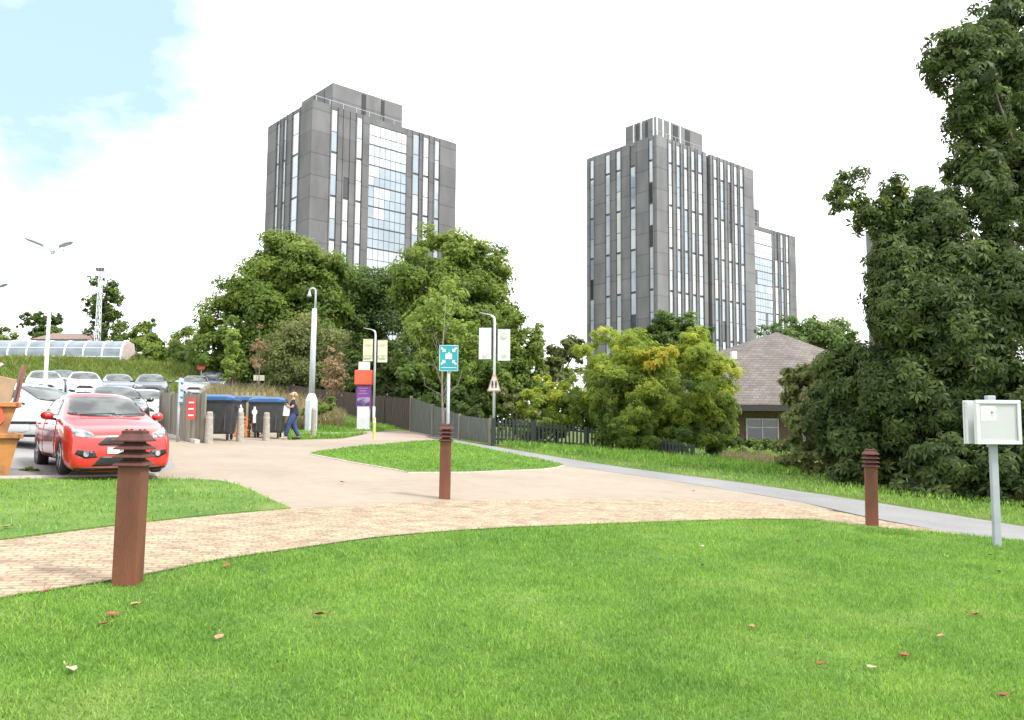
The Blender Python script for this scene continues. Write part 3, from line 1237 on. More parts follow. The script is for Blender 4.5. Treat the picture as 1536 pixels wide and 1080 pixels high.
# ------------------------------------------------------------------ wooden fences
def fence(name, label, line, h, mat, board=.14, gap=.012, post_every=2.4, post_mat=None, hs=None, pointed=False, cap=True, thick=.025, rails=2):
    """line: ground points; boards follow it"""
    o0 = Vector(line[0])
    t = thing(name, label, 'fence', (o0.x, o0.y, G(o0.x, o0.y)))
    bm_, rm, posts = MB(), MB(), []
    zb = t.location.z
    dist = 0
    rng = random.Random(len(label))
    for i in range(len(line) - 1):
        a, b = Vector(line[i]).to_2d(), Vector(line[i + 1]).to_2d()
        ln = (b - a).length
        dr = (b - a) / ln
        ang = math.atan2(dr.y, dr.x)
        ha, hb = (h, h) if hs is None else (hs[i], hs[i + 1])
        n = max(1, int(ln / (board + gap)))
        for k in range(n):
            f = (k + .5) / n
            q = a + (b - a) * f
            hh = ha + (hb - ha) * f + rng.uniform(-.012, .012)
            z = G(q.x, q.y) - zb
            c = (q.x - o0.x, q.y - o0.y)
            bm_.box((c[0], c[1], z + hh / 2), (ln / n - gap, thick + rng.uniform(0, .006), hh - .04), ang, taper=1)
            if pointed:
                bm_.box((c[0], c[1], z + hh - .02 + .03), (ln / n - gap, thick, .06), ang, taper=.3)
        m_ = max(1, round(ln / post_every))
        nn = Vector((-dr.y, dr.x)) * .05
        for k in range(m_ + (1 if i == len(line) - 2 else 0)):
            f = k / m_
            q = a + (b - a) * f
            hh = ha + (hb - ha) * f
            posts.append((q.x - o0.x - nn.x * .2, q.y - o0.y - nn.y * .2, G(q.x, q.y) - zb, hh, ang))
        za, zc_ = G(a.x, a.y) - zb, G(b.x, b.y) - zb
        for fr in ([.22, .8] if rails == 2 else [.15, .5, .85]):
            pa = Vector((a.x - o0.x + nn.x, a.y - o0.y + nn.y, za + ha * fr))
            pb = Vector((b.x - o0.x + nn.x, b.y - o0.y + nn.y, zc_ + hb * fr))
            rm.tube(pa, pb, .035, n=4)
    bm_.build('boards', mat, t)
    build_each(rm, 'rail', mat, t)
    for (x, y, z, hh, ang) in posts[:90]:
        MB().box((x, y, z + hh / 2 - .05), (.1, .1, hh + .17), ang).build('post', post_mat or mat, t)
    return t


fence('timber_fence', 'grey vertical-board timber fence screening the bins, with a red notice', [pt(240, 652), pt(256, 655.5), pt(282, 662.5), pt(304, 664)], 1.32, m_wood, hs=[1.36, 1.36, 1.4, 1.4])
# long close-board fence below the trees, falling to the right
fl = [gd(318, 51), gd(400, 49), gd(470, 46.5), gd(540, 44), gd(616, 41)]
fence('closeboard_fence', 'long dark brown closeboard fence running down below the dark trees', fl, 1.5, M('brown fence boards', (.085, .066, .055), .9, col2=(.05, .04, .034), scale=14, stretch=(1, 1, .1)),
      hs=[(pd(318, 566, 51).z - fl[0].z), pd(400, 574, 49).z - fl[1].z, pd(470, 583, 46.5).z - fl[2].z, pd(540, 590, 44).z - fl[3].z, pd(616, 597, 41).z - fl[4].z])
fl = [gd(617, 39), gd(650, 36.5), gd(668, 35), gd(690, 34.2), gd(736, 31.5)]
fence('mesh_fence', 'grey-green boarded fence dropping down towards the picket fence', fl, 1.4, m_net, board=.09, gap=.004,
      hs=[pd(617, 595, 39).z - fl[0].z, pd(650, 607, 36.5).z - fl[1].z, pd(668, 613, 35).z - fl[2].z, pd(690, 622, 34.2).z - fl[3].z, pd(736, 628, 31.5).z - fl[4].z], post_mat=m_wood)
fl = [pt(739, 667), pt(800, 669), pt(880, 674), pt(960, 681), pt(1040, 689)]
fence('picket_fence', 'dark green picket fence along the verge under the yellow-green bushes', fl, .95, m_dkgreen, board=.075, gap=.075, pointed=True, post_every=2.2, thick=.03,
      hs=[1.0, .98, .86, .68, .5])

# red notice on the bin fence and the blue-faced sign on its pole
q = (pt(288, 664) + Vector((0, -.08, 0)))
ang = math.atan2(*(pt(304, 664) - pt(282, 662.5)).yx)
t = tag(MB().box((0, 0, 0), (.26, .012, .6)).build('red_notice', M('red notice', (.55, .06, .05), .5, col2=(.48, .05, .04), scale=3), loc=(q.x - .02, q.y - .02, q.z + .95), rz=ang),
        'red warning notice with white lines fixed on the timber bin fence', 'notice')
mm = MB()
for k in range(3):
    mm.box((0, -.009, .18 - k * .18), (.16, .004, .04))
build_each(mm, 'print_line', m_sgw, t)
p = pt(266, 663)
t = thing('edge_on_sign', 'narrow blue-white sign seen edge-on on a pole beside the timber fence', 'sign', p, math.radians(103))
D = p.y
m = MB()
m.tube((0, 0, -.1), (0, 0, pd(266, 568, D).z - p.z), .035, n=10)
m.build('pole', m_galv, t, smooth=True)
zt_, zb_ = pd(266, 567, D).z - p.z, pd(266, 603, D).z - p.z
m = MB()
m.box((0, -.05, (zt_ + zb_) / 2), (.6, .016, zt_ - zb_))
pp = m.build('sign_panel', M('pale blue sign', (.42, .55, .68), .5, col2=(.5, .6, .7), scale=2), t, bevel=.004)
m = MB()
for k in range(4):
    m.box((0, -.060, zt_ - .15 - k * .2), (.4, .004, .05))
build_each(m, 'print_line', m_blue, pp)

# ------------------------------------------------------------------ bins
m_tyre = M('rubber', (.022, .022, .024), .85)
m_stick = M('white sticker', (.7, .72, .72), .5, col2=(.5, .52, .53), scale=8, detail=2)


def make_bin():
    t = thing('wheeled_bin', 'x', 'bin')
    m = MB()
    rings = []
    for z, wx, wy in ((.18, .98, .66), (.24, 1.04, .72), (.95, 1.22, .92), (1.14, 1.26, .96), (1.15, 1.34, 1.04), (1.20, 1.34, 1.04)):
        rings.append([(-wx / 2, -wy / 2, z), (wx / 2, -wy / 2, z), (wx / 2, wy / 2, z), (-wx / 2, wy / 2, z)])
    m.loft(rings)
    for x in (-.35, 0, .35):
        m.box((x, -.44, .6), (.05, .05, .66), mat=Matrix.Rotation(-.12, 4, 'X'))
    m.build('body', m_dkgrey, t, bevel=.025)
    m = MB()
    rings = []
    for k in range(7):
        a = k / 6
        y = -.54 + 1.06 * a
        z = 1.205 + .16 * math.sin(PI * min(1, a * .75 + .18))
        rings.append([(-.69, y, 1.2), (-.66, y, z - .03), (-.4, y, z + .02), (.4, y, z + .02), (.66, y, z - .03), (.69, y, 1.2)])
    m.loft(rings)
    ld = m.build('lid', m_blue, t, bevel=.015)
    m = MB()
    for x in (-.45, .45):
        m.box((x, -.555, 1.225), (.16, .06, .07))
    build_each(m, 'lid_grip', m_blue, ld, bevel=.01)
    m = MB()
    for s in (-1, 1):
        m = MB()
        m.tube((s * .69, -.25, 1.0), (s * .69, .25, 1.0), .022, n=8)
        m.box((s * .65, 0, 1.0), (.08, .06, .06))
        m.build('handle', m_dkgrey, t)
    for sx in (-1, 1):
        for sy in (-1, 1):
            m = MB()
            m.lathe([(.02, -.03), (.095, -.028), (.10, 0), (.095, .028), (.02, .03)], c=(sx * .42, sy * .28, .10), n=14, axis='x')
            wl = m.build('wheel', m_tyre, t, smooth=False)
            m = MB()
            m.box((sx * .42, sy * .28 + .01, .19), (.09, .05, .08))
            m.build('fork', m_galv, wl)
    return t


bin0 = make_bin()
stick = []
for i, (u, v, rz, lb) in enumerate([
        (315, 661, .10, 'dark grey wheeled bin with blue lid next to the timber fence'),
        (369, 652, .3, 'dark grey bin with blue lid half hidden between its neighbour and the gap'),
        (394, 658, .12, 'dark grey blue-lidded bin with white sticker just behind the person')]):
    b = bin0 if i == 0 else copy_tree(bin0)
    p = pt(u, v)
    b.location = p + Vector((0, .55, 0))
    b.location.z = G(p.x, p.y + .55)
    b.rotation_euler = (0, 0, rz)
    b.scale = (.88, .88, 1.0)
    b['label'] = lb
    b['group'] = 'blue-lidded wheeled bins'
    if i:
        m = MB()
        m.tube((-.42, -.515, .86), (-.42, -.53, .862), .1, n=16)
        m.prism([(-.47, .5), (-.37, .5), (-.37, .8), (-.39, 1.04), (-.45, 1.04), (-.47, .8)], -.535, -.475)
        m.build('sticker', m_stick, b)

def make_cbol():
    t = thing('concrete_bollard', 'x', 'bollard')
    m = MB()
    m.lathe([(.125, -.15), (.12, .0), (.09, .86), (.07, .9), (.001, .905)], n=14)
    m.build('shaft', m_conc, t, smooth=False)
    m = MB()
    m.lathe([(.1, .70), (.1, .76)], n=14, caps=False)
    m.build('band', M('faded band', (.42, .4, .36), .8), t)
    return t


cb = make_cbol()
for i, (u, v, lb) in enumerate([(313, 665, 'pale concrete bollard in front of the bin beside the fence'),
                                (360, 662, 'pale concrete bollard in the gap between the bins'),
                                (399, 661, 'pale concrete bollard nearest to the person')]):
    b = cb if i == 0 else copy_tree(cb)
    b.location = pt(u, v)
    b['label'] = lb
    b['group'] = 'concrete bollards by the bins'

# orange crates and timber slats in the gap between the bins
m_or = M('orange plastic', (.52, .2, .07), .6, col2=(.42, .15, .06), scale=5)
p = pt(349, 657) + Vector((0, .9, 0))
for k, lb in enumerate(('orange plastic crate on the ground in the gap between bins', 'orange plastic crate stacked on another between the bins')):
    m = MB()
    wx, wy, hh = .38, .5, .34
    m.box((0, 0, .01), (wx, wy, .02))
    for s in (-1, 1):
        for zz in (.06, .17, .30):
            m.box((0, s * wy / 2, zz), (wx, .02, .07))
            m.box((s * wx / 2, 0, zz), (.02, wy - .02, .07))
        for q in (-1, 1):
            m.box((s * (wx / 2 - .01), q * (wy / 2 - .01), hh / 2), (.05, .05, hh))
    tag(m.build('crate', m_or, loc=(p.x, p.y, G(p.x, p.y) + k * .345), rz=.1 + .08 * k), lb, 'crate', 'orange crates between the bins')
p = pt(347, 655) + Vector((0, 1.8, 0))
t = thing('slatted_gate', 'pale timber slats standing behind the orange crates', 'gate', (p.x, p.y, G(p.x, p.y)))
m = MB()
for k in range(6):
    m.box((-.5 + k * .2, 0, .75), (.08, .025, 1.5))
m.build('slats', M('pale timber', (.34, .29, .17), .85, col2=(.26, .2, .12), scale=10, stretch=(1, 1, .1)), t)
m = MB()
for zz in (.35, 1.2):
    m.box((0, .03, zz), (1.2, .03, .09))
build_each(m, 'crossbar', M('pale timber rail', (.3, .25, .15), .85), t)

# ------------------------------------------------------------------ stacked skips and their rubbish
m_skip = M('yellow skip paint', (.36, .155, .035), .6, col2=(.19, .085, .035), scale=3.5, detail=8, contrast=(.32, .5), bump=.2)
m_skipo = M('orange skip paint', (.38, .15, .045), .6, col2=(.17, .075, .035), scale=3, detail=8, contrast=(.3, .5), bump=.2)


def skip(label, base, z0, h, mat, x1, rz):
    """open-topped tapered container, its +x end at x1"""
    t = thing('skip', label, 'skip', (base.x, base.y, base.z + z0), rz, 'stacked skips')
    L = 2.6
    m = MB()
    outer = [[(x1 - .05 - L + .45 * (1 - f), -.75, f * h), (x1 - .12 + .12 * f, -.75, f * h), (x1 - .12 + .12 * f, .75, f * h), (x1 - .05 - L + .45 * (1 - f), .75, f * h)] for f in (0, 1)]
    inner = [[(p_[0] + (.03 if i in (0, 3) else -.03), p_[1] * .96, max(p_[2], .04) + (.001 if f else 0)) for i, p_ in enumerate(r)] for f, r in ((1, outer[1]), (0, outer[0]))]
    m.loft(outer + inner)
    for k in range(4):
        x = x1 - .5 - k * .6
        m.box((x, -.765, h * .5), (.07, .04, h * .96))
    m.build('container', mat, t)
    m = MB()
    for s in (-1, 1):
        m.box((x1 - .05 - L / 2, s * .78, h), (L + .15, .09, .075))
    m.box((x1 + .01, 0, h), (.09, 1.65, .076))
    m.box((x1 - L - .08, 0, h), (.09, 1.65, .076))
    m.build('rim', mat, t, bevel=.01)
    m = MB()
    for s in (-1, 1):
        m.tube((x1 - .6, s * .8, h * .55), (x1 - .6, s * .9, h * .55), .05, n=10)
        m.tube((x1 - 1.9, s * .8, h * .55), (x1 - 1.9, s * .9, h * .55), .05, n=10)
    build_each(m, 'lifting_lug', mat, t)
    return t


SKR = .60
SKM = Matrix.Rotation(SKR, 4, 'Z')
p = pt(14, 716)
base = p + SKM @ Vector((.15, .75, 0))
D = p.y
zz = lambda v: pd(20, v, D).z - base.z
xe = lambda u: (u - 768) / FPX * D - base.x
sk1 = skip('rusty yellow skip standing on the car park, carrying the orange skip', base, 0.02, zz(656), m_skip, -.05, SKR)
sk2 = skip('orange skip with a red paint splash, nested on the yellow one', base, zz(656) + .05, zz(607) - zz(656) - .05, m_skipo, -.1, SKR)
m = MB()
h2 = zz(607) - zz(656)
sx = -.28
m.prism([(sx - .33, h2 * .30), (sx - .1, h2 * .14), (sx + .02, h2 * .42), (sx - .02, h2 * .8), (sx - .12, h2 * .9), (sx - .22, h2 * .75), (sx - .45, h2 * .66), (sx - .6, h2 * .4)], -.790, -.770)
m.build('paint_splash', M('red paint', (.6, .09, .03), .5, col2=(.45, .06, .03)), sk2)
zr = zz(607)
m = MB()
m.box((0, 0, .3), (.035, 1.2, .62))
tag(m.build('board', M('red brown board', (.22, .07, .05), .7, col2=(.16, .05, .04)), loc=base + SKM @ Vector((-.1, 0, zr + .03))), 'upright red-brown board leaning at the end of the orange skip', 'board').rotation_euler = (0, .14, SKR)
m = MB()
m.box((0, 0, .25), (.25, .5, .5))
tag(m.build('cardboard_box', M('cardboard', (.36, .25, .16), .9, col2=(.3, .2, .13)), loc=base + SKM @ Vector((-.36, -.35, zr - .05)), bevel=.01), 'flattened cardboard box in the skip beside the red-brown board', 'box').rotation_euler = (.05, .2, SKR + .1)


def lump(name, label, cat, c, r, mat, seed, sub=2):
    bm = bmesh.new()
    bmesh.ops.create_icosphere(bm, subdivisions=3, radius=1)
    rng = random.Random(seed)
    ph = [rng.uniform(0, 6) for _ in range(6)]
    for v in bm.verts:
        q = v.co
        k = 1 + .16 * math.sin(3 * q.x + ph[0]) + .14 * math.sin(4 * q.y + ph[1]) + .12 * math.sin(5 * q.z + ph[2]) + .06 * math.sin(9 * q.x + 7 * q.y + ph[3])
        v.co = Vector((q.x * r[0], q.y * r[1], q.z * r[2])) * k
    me = bpy.data.meshes.new(name)
    bm.to_mesh(me)
    bm.free()
    me.polygons.foreach_set('use_smooth', [True] * len(me.polygons))
    me.materials.append(mat)
    o = bpy.data.objects.new(name, me)
    COL.objects.link(o)
    o.location = c
    return tag(o, label, cat, 'rubbish in the skip')


bp_ = Vector((base.x, base.y, base.z + zr))
K = lambda x, y, z: bp_ + SKM @ Vector((x - .12, y, z))
lump('rubbish_bag', 'grey-white rubbish bag lying on top of the skip', 'bag', K(-.62, -.3, .0), (.38, .35, .18), M('grey sacking', (.42, .4, .38), .8), 3)
lump('rubbish_bag', 'dark crumpled bag under the cream sheet in the skip', 'bag', K(-.42, -.15, .16), (.22, .3, .16), M('dark sacking', (.05, .04, .035), .7), 5)
m = MB()
m.box((0, 0, 0), (.62, .5, .05))
o = tag(m.build('foam_sheet', M('cream foam', (.62, .56, .42), .8, col2=(.5, .45, .33)), loc=K(-.4, -.1, .42), bevel=.01), 'cream foam sheet tilted on top of the skip rubbish', 'sheet', 'rubbish in the skip')
o.rotation_euler = (.2, -.9, .3)
lump('rubbish_bag', 'white plastic bag on top of the skip at the left margin', 'bag', K(-.75, 0, .42), (.26, .3, .2), M('white plastic film', (.65, .66, .66), .4), 9)

# small red sign and white board in the background
d = 52
g = gd(300, d)
t = thing('red_sign', 'small red-orange box sign on a pole below the trees, far back', 'sign', g)
m = MB()
m.tube((0, 0, -.2), (0, 0, pd(300, 540, d).z - g.z), .04, n=8)
m.build('pole', m_galv, t)
m = MB()
m.box((0, -.06, pd(300, 550, d).z - g.z), (.48, .1, .42))
m.build('sign_box', M('orange red sign', (.55, .09, .05), .5), t, bevel=.02)
d = 44
g = gd(386, d)
t = thing('small_board_sign', 'small cream board on a thin post before the closeboard fence', 'sign', g)
m = MB()
m.tube((0, 0, -.2), (0, 0, pd(386, 565, d).z - g.z), .035, n=8)
m.build('post', m_wood, t)
m = MB()
m.box((.05, -.05, pd(386, 567, d).z - g.z), (.6, .03, .3))
m.build('board', M('cream board', (.5, .46, .38), .7, col2=(.42, .38, .3)), t, bevel=.01)
# ------------------------------------------------------------------ cars
m_glass = M('tinted car glass', (.075, .085, .08), .05, col2=(.012, .015, .015), scale=2.2, detail=2, contrast=(.42, .62), spec=.5)  # lighter noise streaks painted in as hints of reflection and interior
m_blk = M('black trim', (.012, .012, .013), .4)
m_lens = M('headlamp lens', (.36, .38, .41), .15, col2=(.10, .105, .115), scale=11, detail=1, coat=.6)
m_rim = M('alloy wheel', (.4, .41, .43), .3, metal=.6)
m_plate = M('white number plate', (.75, .75, .72), .4)
m_chrome = M('bright trim', (.5, .5, .52), .2, metal=.9)


def paint(name, c, r=.3):
    return M(name, c, r, col2=tuple(x * .96 for x in c), scale=1, coat=1.)


def project(poly, axis, bvh, off, name, mat, parent, step=.07, sign=1, flat=False):
    """lay a panel outlined in a side or front view onto the body; poly in (a, z): a = x for the side view, y for the front view"""
    poly = densify(poly, step)
    xs, ys = [p[0] for p in poly], [p[1] for p in poly]
    gx, gy = np.meshgrid(np.arange(min(xs) + step / 2, max(xs), step), np.arange(min(ys) + step / 2, max(ys), step))
    gx, gy = gx.ravel(), gy.ravel()
    k = inpoly(gx, gy, poly)
    n = len(poly)
    pts = [Vector(p) for p in poly] + [Vector((a, b)) for a, b in zip(gx[k], gy[k])]
    vs, es, fs, _, _, _ = delaunay_2d_cdt(pts, [(i, (i + 1) % n) for i in range(n)], [list(range(n))], 1, 1e-6)
    out = []
    for p in vs:
        if axis == 'side':
            o, d = Vector((p.x, sign * 3, p.y)), Vector((0, -sign, 0))
        else:
            o, d = Vector((sign * 6, p.x, p.y)), Vector((-sign, 0, 0))
        h = bvh.ray_cast(o, d)
        if h[0] is None:
            h = bvh.find_nearest(Vector((p.x, sign * .7, p.y)) if axis == 'side' else Vector((sign * 2.0, p.x, p.y)))
        q = h[0] + (h[1] if h[1].dot(-d) > 0 else -h[1]) * off
        out.append(q)
    me = bpy.data.meshes.new(name)
    me.from_pydata([tuple(q) for q in out], [], [tuple(f) for f in fs])
    me.polygons.foreach_set('use_smooth', [True] * len(me.polygons))
    me.materials.append(mat)
    bm = bmesh.new()
    bm.from_mesh(me)
    bm.normal_update()
    ax = Vector((0, sign, 0)) if axis == 'side' else Vector((sign, 0, 0))
    if sum((f.normal.dot(ax) for f in bm.faces)) < 0:
        bmesh.ops.reverse_faces(bm, faces=bm.faces)
    bm.to_mesh(me)
    bm.free()
    o = bpy.data.objects.new(name, me)
    COL.objects.link(o)
    o.parent = parent
    s = o.modifiers.new('thick', 'SOLIDIFY')
    s.thickness = .008
    s.offset = -1
    return o


# stations: s from the front, bottom, belt, top, half width, half width of the top
HATCH = [(0.00, .17, .50, .58, .66, .58), (.04, .06, .62, .70, .80, .68), (.2, .05, .70, .79, .875, .75), (.5, .08, .80, .875, .905, .79), (.9, .14, .88, .95, .915, .80),
         (1.22, .20, .93, .985, .91, .78), (1.6, .20, .955, 1.19, .91, .70), (2.05, .20, .97, 1.415, .91, .615), (2.55, .20, .985, 1.475, .91, .60), (3.1, .20, 1.0, 1.46, .91, .585),
         (3.6, .20, 1.02, 1.385, .905, .57), (3.98, .24, 1.04, 1.20, .88, .60), (4.22, .27, .98, 1.04, .83, .68), (4.34, .33, .82, .90, .76, .68), (4.37, .42, .6, .7, .68, .6)]
SALOON = HATCH[:9] + [(3.1, .20, 1.0, 1.43, .91, .585), (3.55, .20, 1.02, 1.26, .905, .60), (3.9, .22, 1.02, 1.09, .89, .68), (4.35, .26, .98, 1.04, .85, .7), (4.52, .33, .82, .92, .79, .68), (4.56, .42, .6, .7, .7, .6)]
ESTATE = HATCH[:9] + [(3.1, .20, 1.0, 1.475, .91, .595), (3.7, .20, 1.02, 1.45, .905, .59), (4.1, .22, 1.04, 1.36, .89, .58), (4.38, .26, 1.0, 1.1, .85, .66), (4.46, .33, .82, .9, .79, .68), (4.5, .42, .6, .7, .7, .6)]


def car(name, label, base, heading, mat, stations=HATCH, zs=1., ws=1., full=True, plate=None, group='cars in the car park', dark_roof=False):
    t = thing(name, label, 'car', base, heading, group)
    L = stations[-1][0]
    X = lambda s: L / 2 - s
    rings = []
    for s, zb, be, tp, wb, wt in stations:
        be, tp = be * zs, tp * zs
        wb, wt = wb * ws, wt * ws
        half = [(0, zb), (.75 * wb, zb), (.965 * wb, zb + .06), (1.0 * wb, zb + .28 * (be - zb) / .75), (.992 * wb, zb + .66 * (be - zb)), (.965 * wb, be - .015),
                (wt + (wb * .955 - wt) * .12, be + (tp - be) * .86), (wt * .78, tp), (0, tp + .018)]
        ring = [(X(s), y, z) for y, z in half] + [(X(s), -y, z) for y, z in reversed(half[1:-1])]
        rings.append(ring)
    mb = MB()
    mb.loft(rings)
    body = mb.build('body', mat, t, smooth=True, sub=2)
    wx = (X(.86), X(.86 + 2.62 * (L / 4.37) ** .5))
    cm = MB()
    for x in wx:
        for sg in (-1, 1):
            cm.tube((x, sg * .58 * ws, .30), (x, sg * 1.2, .30), .365, n=28)
    cut = cm.build('cut', m_blk)
    bake(body)
    bmd = body.modifiers.new('b', 'BOOLEAN')
    bmd.object = cut
    bmd.operation = 'DIFFERENCE'
    bmd.solver = 'EXACT'
    # the surface the panels are laid on, before the wheel arches are cut
    bm = bmesh.new()
    bm.from_mesh(body.data)
    bvh = BVHTree.FromBMesh(bm)
    bm.free()
    body.matrix_world = Matrix.Identity(4) if False else body.matrix_world
    cut.parent = t
    bake(body)
    bpy.data.objects.remove(cut)
    body.data.materials.clear()
    body.data.materials.append(mat)
    body.data.materials.append(m_blk)
    for p_ in body.data.polygons:
        c = p_.center
        for x in wx:
            if math.hypot(c.x - x, c.z - .30) < .362 and abs(c.y) < .905 * ws and c.z > .1 and abs(c.y) > .55 * ws:
                if (Vector((c.x - x, 0, c.z - .3)).dot(p_.normal) < -.05) or abs(abs(c.y) - .58 * ws) < .01:
                    p_.material_index = 1
    for p_ in body.data.polygons:
        p_.use_smooth = True
    # wheels
    for x in wx:
        for sg in (-1, 1):
            y = sg * .79 * ws
            m = MB()
            m.lathe([(.2, -.095), (.285, -.10), (.315, -.07), (.32, 0), (.315, .07), (.285, .10), (.2, .095)], c=(x, y, .315), n=24, axis='y')
            wl = m.build('wheel', m_tyre, t, smooth=True)
            m = MB()
            yy = y + sg * .085
            m.lathe([(.20, -.02), (.225, .012), (.205, .015), (.20, -.01)], c=(x, yy, .315), n=24, axis='y', caps=False)
            for k in range(5):
                a = k * 2 * PI / 5 + .3
                m.box((x + math.cos(a) * .115, yy + sg * .004, .315 + math.sin(a) * .115), (.2, .02, .045), mat=Matrix.Rotation(-a, 4, 'Y'))
            m.tube((x, yy - .02, .315), (x, yy + .02, .315), .05, n=12)
            m.build('rim', m_rim, wl)
    z = lambda v: v * zs
    # windows
    for sg in (-1, 1):
        project([(X(1.62), z(1.02)), (X(2.02), z(1.275)), (X(2.25), z(1.34)), (X(2.62), z(1.375)), (X(2.60), z(1.03))], 'side', bvh, .004, 'front_window', m_glass, t, sign=sg)
        if stations is ESTATE:
            q = [(X(2.72), z(1.03)), (X(2.72), z(1.375)), (X(3.2), z(1.37)), (X(3.75), z(1.34)), (X(4.0), z(1.13)), (X(3.95), z(1.09))]
        elif stations is SALOON:
            q = [(X(2.72), z(1.03)), (X(2.72), z(1.375)), (X(3.05), z(1.345)), (X(3.5), z(1.19)), (X(3.6), z(1.10)), (X(3.3), z(1.06))]
        else:
            q = [(X(2.72), z(1.03)), (X(2.72), z(1.375)), (X(3.1), z(1.36)), (X(3.5), z(1.28)), (X(3.7), z(1.15)), (X(3.6), z(1.09))]
        project(q, 'side', bvh, .004, 'rear_window', m_glass, t, sign=sg)
    ws_ = [(-.66 * ws, z(1.035)), (-.70 * ws, z(1.06)), (-.565 * ws, z(1.355)), (-.3 * ws, z(1.38)), (.3 * ws, z(1.38)), (.565 * ws, z(1.355)), (.70 * ws, z(1.06)), (.66 * ws, z(1.035)), (.35 * ws, z(1.01)), (-.35 * ws, z(1.01))]
    wsn = project(ws_, 'front', bvh, .010, 'windscreen', m_glass, t, step=.045)
    if stations is not SALOON:
        project([(-.5 * ws, z(1.14)), (-.45 * ws, z(1.32)), (.45 * ws, z(1.32)), (.5 * ws, z(1.14))], 'front', bvh, .004, 'rear_screen', m_glass, t, sign=-1)
    # front
    for sg in (-1, 1):
        project([(sg * .46 * ws, z(.66)), (sg * .50 * ws, z(.715)), (sg * .66 * ws, z(.78)), (sg * .795 * ws, z(.82)), (sg * .815 * ws, z(.77)), (sg * .76 * ws, z(.67)), (sg * .62 * ws, z(.64))], 'front', bvh, .006, 'headlight', m_lens, t, step=.05)
        fg = project([(sg * .42 * ws, z(.31)), (sg * .47 * ws, z(.42)), (sg * .74 * ws, z(.44)), (sg * .77 * ws, z(.37)), (sg * .62 * ws, z(.30))], 'front', bvh, .005, 'fog_lamp_recess', m_blk, t, step=.05)
        if full:
            c = bvh.ray_cast(Vector((6, sg * .60 * ws, z(.37))), Vector((-1, 0, 0)))[0]
            if c:
                m = MB()
                m.tube((c.x - .03, c.y, c.z), (c.x + .012, c.y, c.z), .045, n=12)
                m.build('fog_lamp', m_lens, fg)
    gr = project([(-.42 * ws, z(.535)), (-.27 * ws, z(.65)), (.27 * ws, z(.65)), (.42 * ws, z(.535)), (.38 * ws, z(.51)), (-.38 * ws, z(.51))], 'front', bvh, .005, 'grille', m_blk, t, step=.05)
    project([(-.50 * ws, z(.17)), (-.36 * ws, z(.33)), (.36 * ws, z(.33)), (.50 * ws, z(.17))], 'front', bvh, .004, 'lower_intake', m_blk, t, step=.05)
    if full:
        project([(-.78 * ws, z(.09)), (-.78 * ws, z(.15)), (.78 * ws, z(.15)), (.78 * ws, z(.09))], 'front', bvh, .006, 'bumper_lip', m_blk, t, step=.06)
    fx = bvh.ray_cast(Vector((6, .2, z(.46))), Vector((-1, 0, 0)))[0].x
    m = MB()
    m.box((fx + .012, 0, z(.43)), (.012, .52, .11))
    pl = m.build('number_plate', m_plate, t)
    if plate:
        text_obj('plate_text', plate, .105, m_blk, pl, (fx + .0195, 0, z(.427)), (PI / 2, 0, PI / 2), .001, 'CENTER')
    if full:
        for k in range(3):
            zz = z(.55 + .03 * k)
            wd = .33 - .03 * k
            h0 = bvh.ray_cast(Vector((6, 0, zz)), Vector((-1, 0, 0)))[0]
            m = MB()
            m.box((h0.x + .008, 0, zz), (.012, wd * 2 * .75, .006))
            m.build('grille_bar', m_chrome if k == 2 else m_dkgrey, gr)
        # bonnet and door gaps, handles, sills
        for sg in (-1, 1):
            for nm, q in (('front_door', [(X(1.36), z(.36)), (X(1.34), z(.93)), (X(2.63), z(1.005)), (X(2.64), z(.30)), (X(1.6), z(.30))]),
                          ('rear_door', [(X(2.66), z(.30)), (X(2.65), z(1.005)), (X(3.5), z(1.05)), (X(3.42), z(.80)), (X(3.1), z(.52)), (X(3.02), z(.30))])):
                dr = project(q, 'side', bvh, .009, nm, mat, t, sign=sg, step=.12)
                hx = X(2.5) if nm == 'front_door' else X(3.32)
                h0 = bvh.ray_cast(Vector((hx, sg * 3, z(.88))), Vector((0, -sg, 0)))[0]
                if h0:
                    MB().box((hx, h0.y + sg * .02, z(.88)), (.17, .03, .03)).build('handle', mat, dr, bevel=.008)
        wp = MB()
        for y0, y1 in ((-.5, .12), (.05, .6)):
            a, b = bvh.ray_cast(Vector((6, y0, z(1.035))), Vector((-1, 0, 0))), bvh.ray_cast(Vector((6, y1, z(1.06))), Vector((-1, 0, 0)))
            if a[0] and b[0]:
                wp.tube(a[0] + Vector((.015, 0, .01)), b[0] + Vector((.02, 0, .012)), .009, n=5)
        build_each(wp, 'wiper', m_blk, t)
        # roof aerial; no interior, only pale streaks painted into the glass colour
        MB().tube((X(3.5), 0, z(1.40)), (X(3.66), 0, z(1.60)), .006, n=5).build('aerial', m_blk, t)
    if stations is ESTATE:
        for sg in (-1, 1):
            project([(X(.2), z(.50)), (X(.2), z(.56)), (X(L - .25), z(.56)), (X(L - .25), z(.50))], 'side', bvh, .014, 'side_strip', m_blk, t, sign=sg, step=.1)
            project([(X(1.3), z(.22)), (X(1.3), z(.26)), (X(3.0), z(.26)), (X(3.0), z(.22))], 'side', bvh, .014, 'sill_strip', m_blk, t, sign=sg, step=.1)
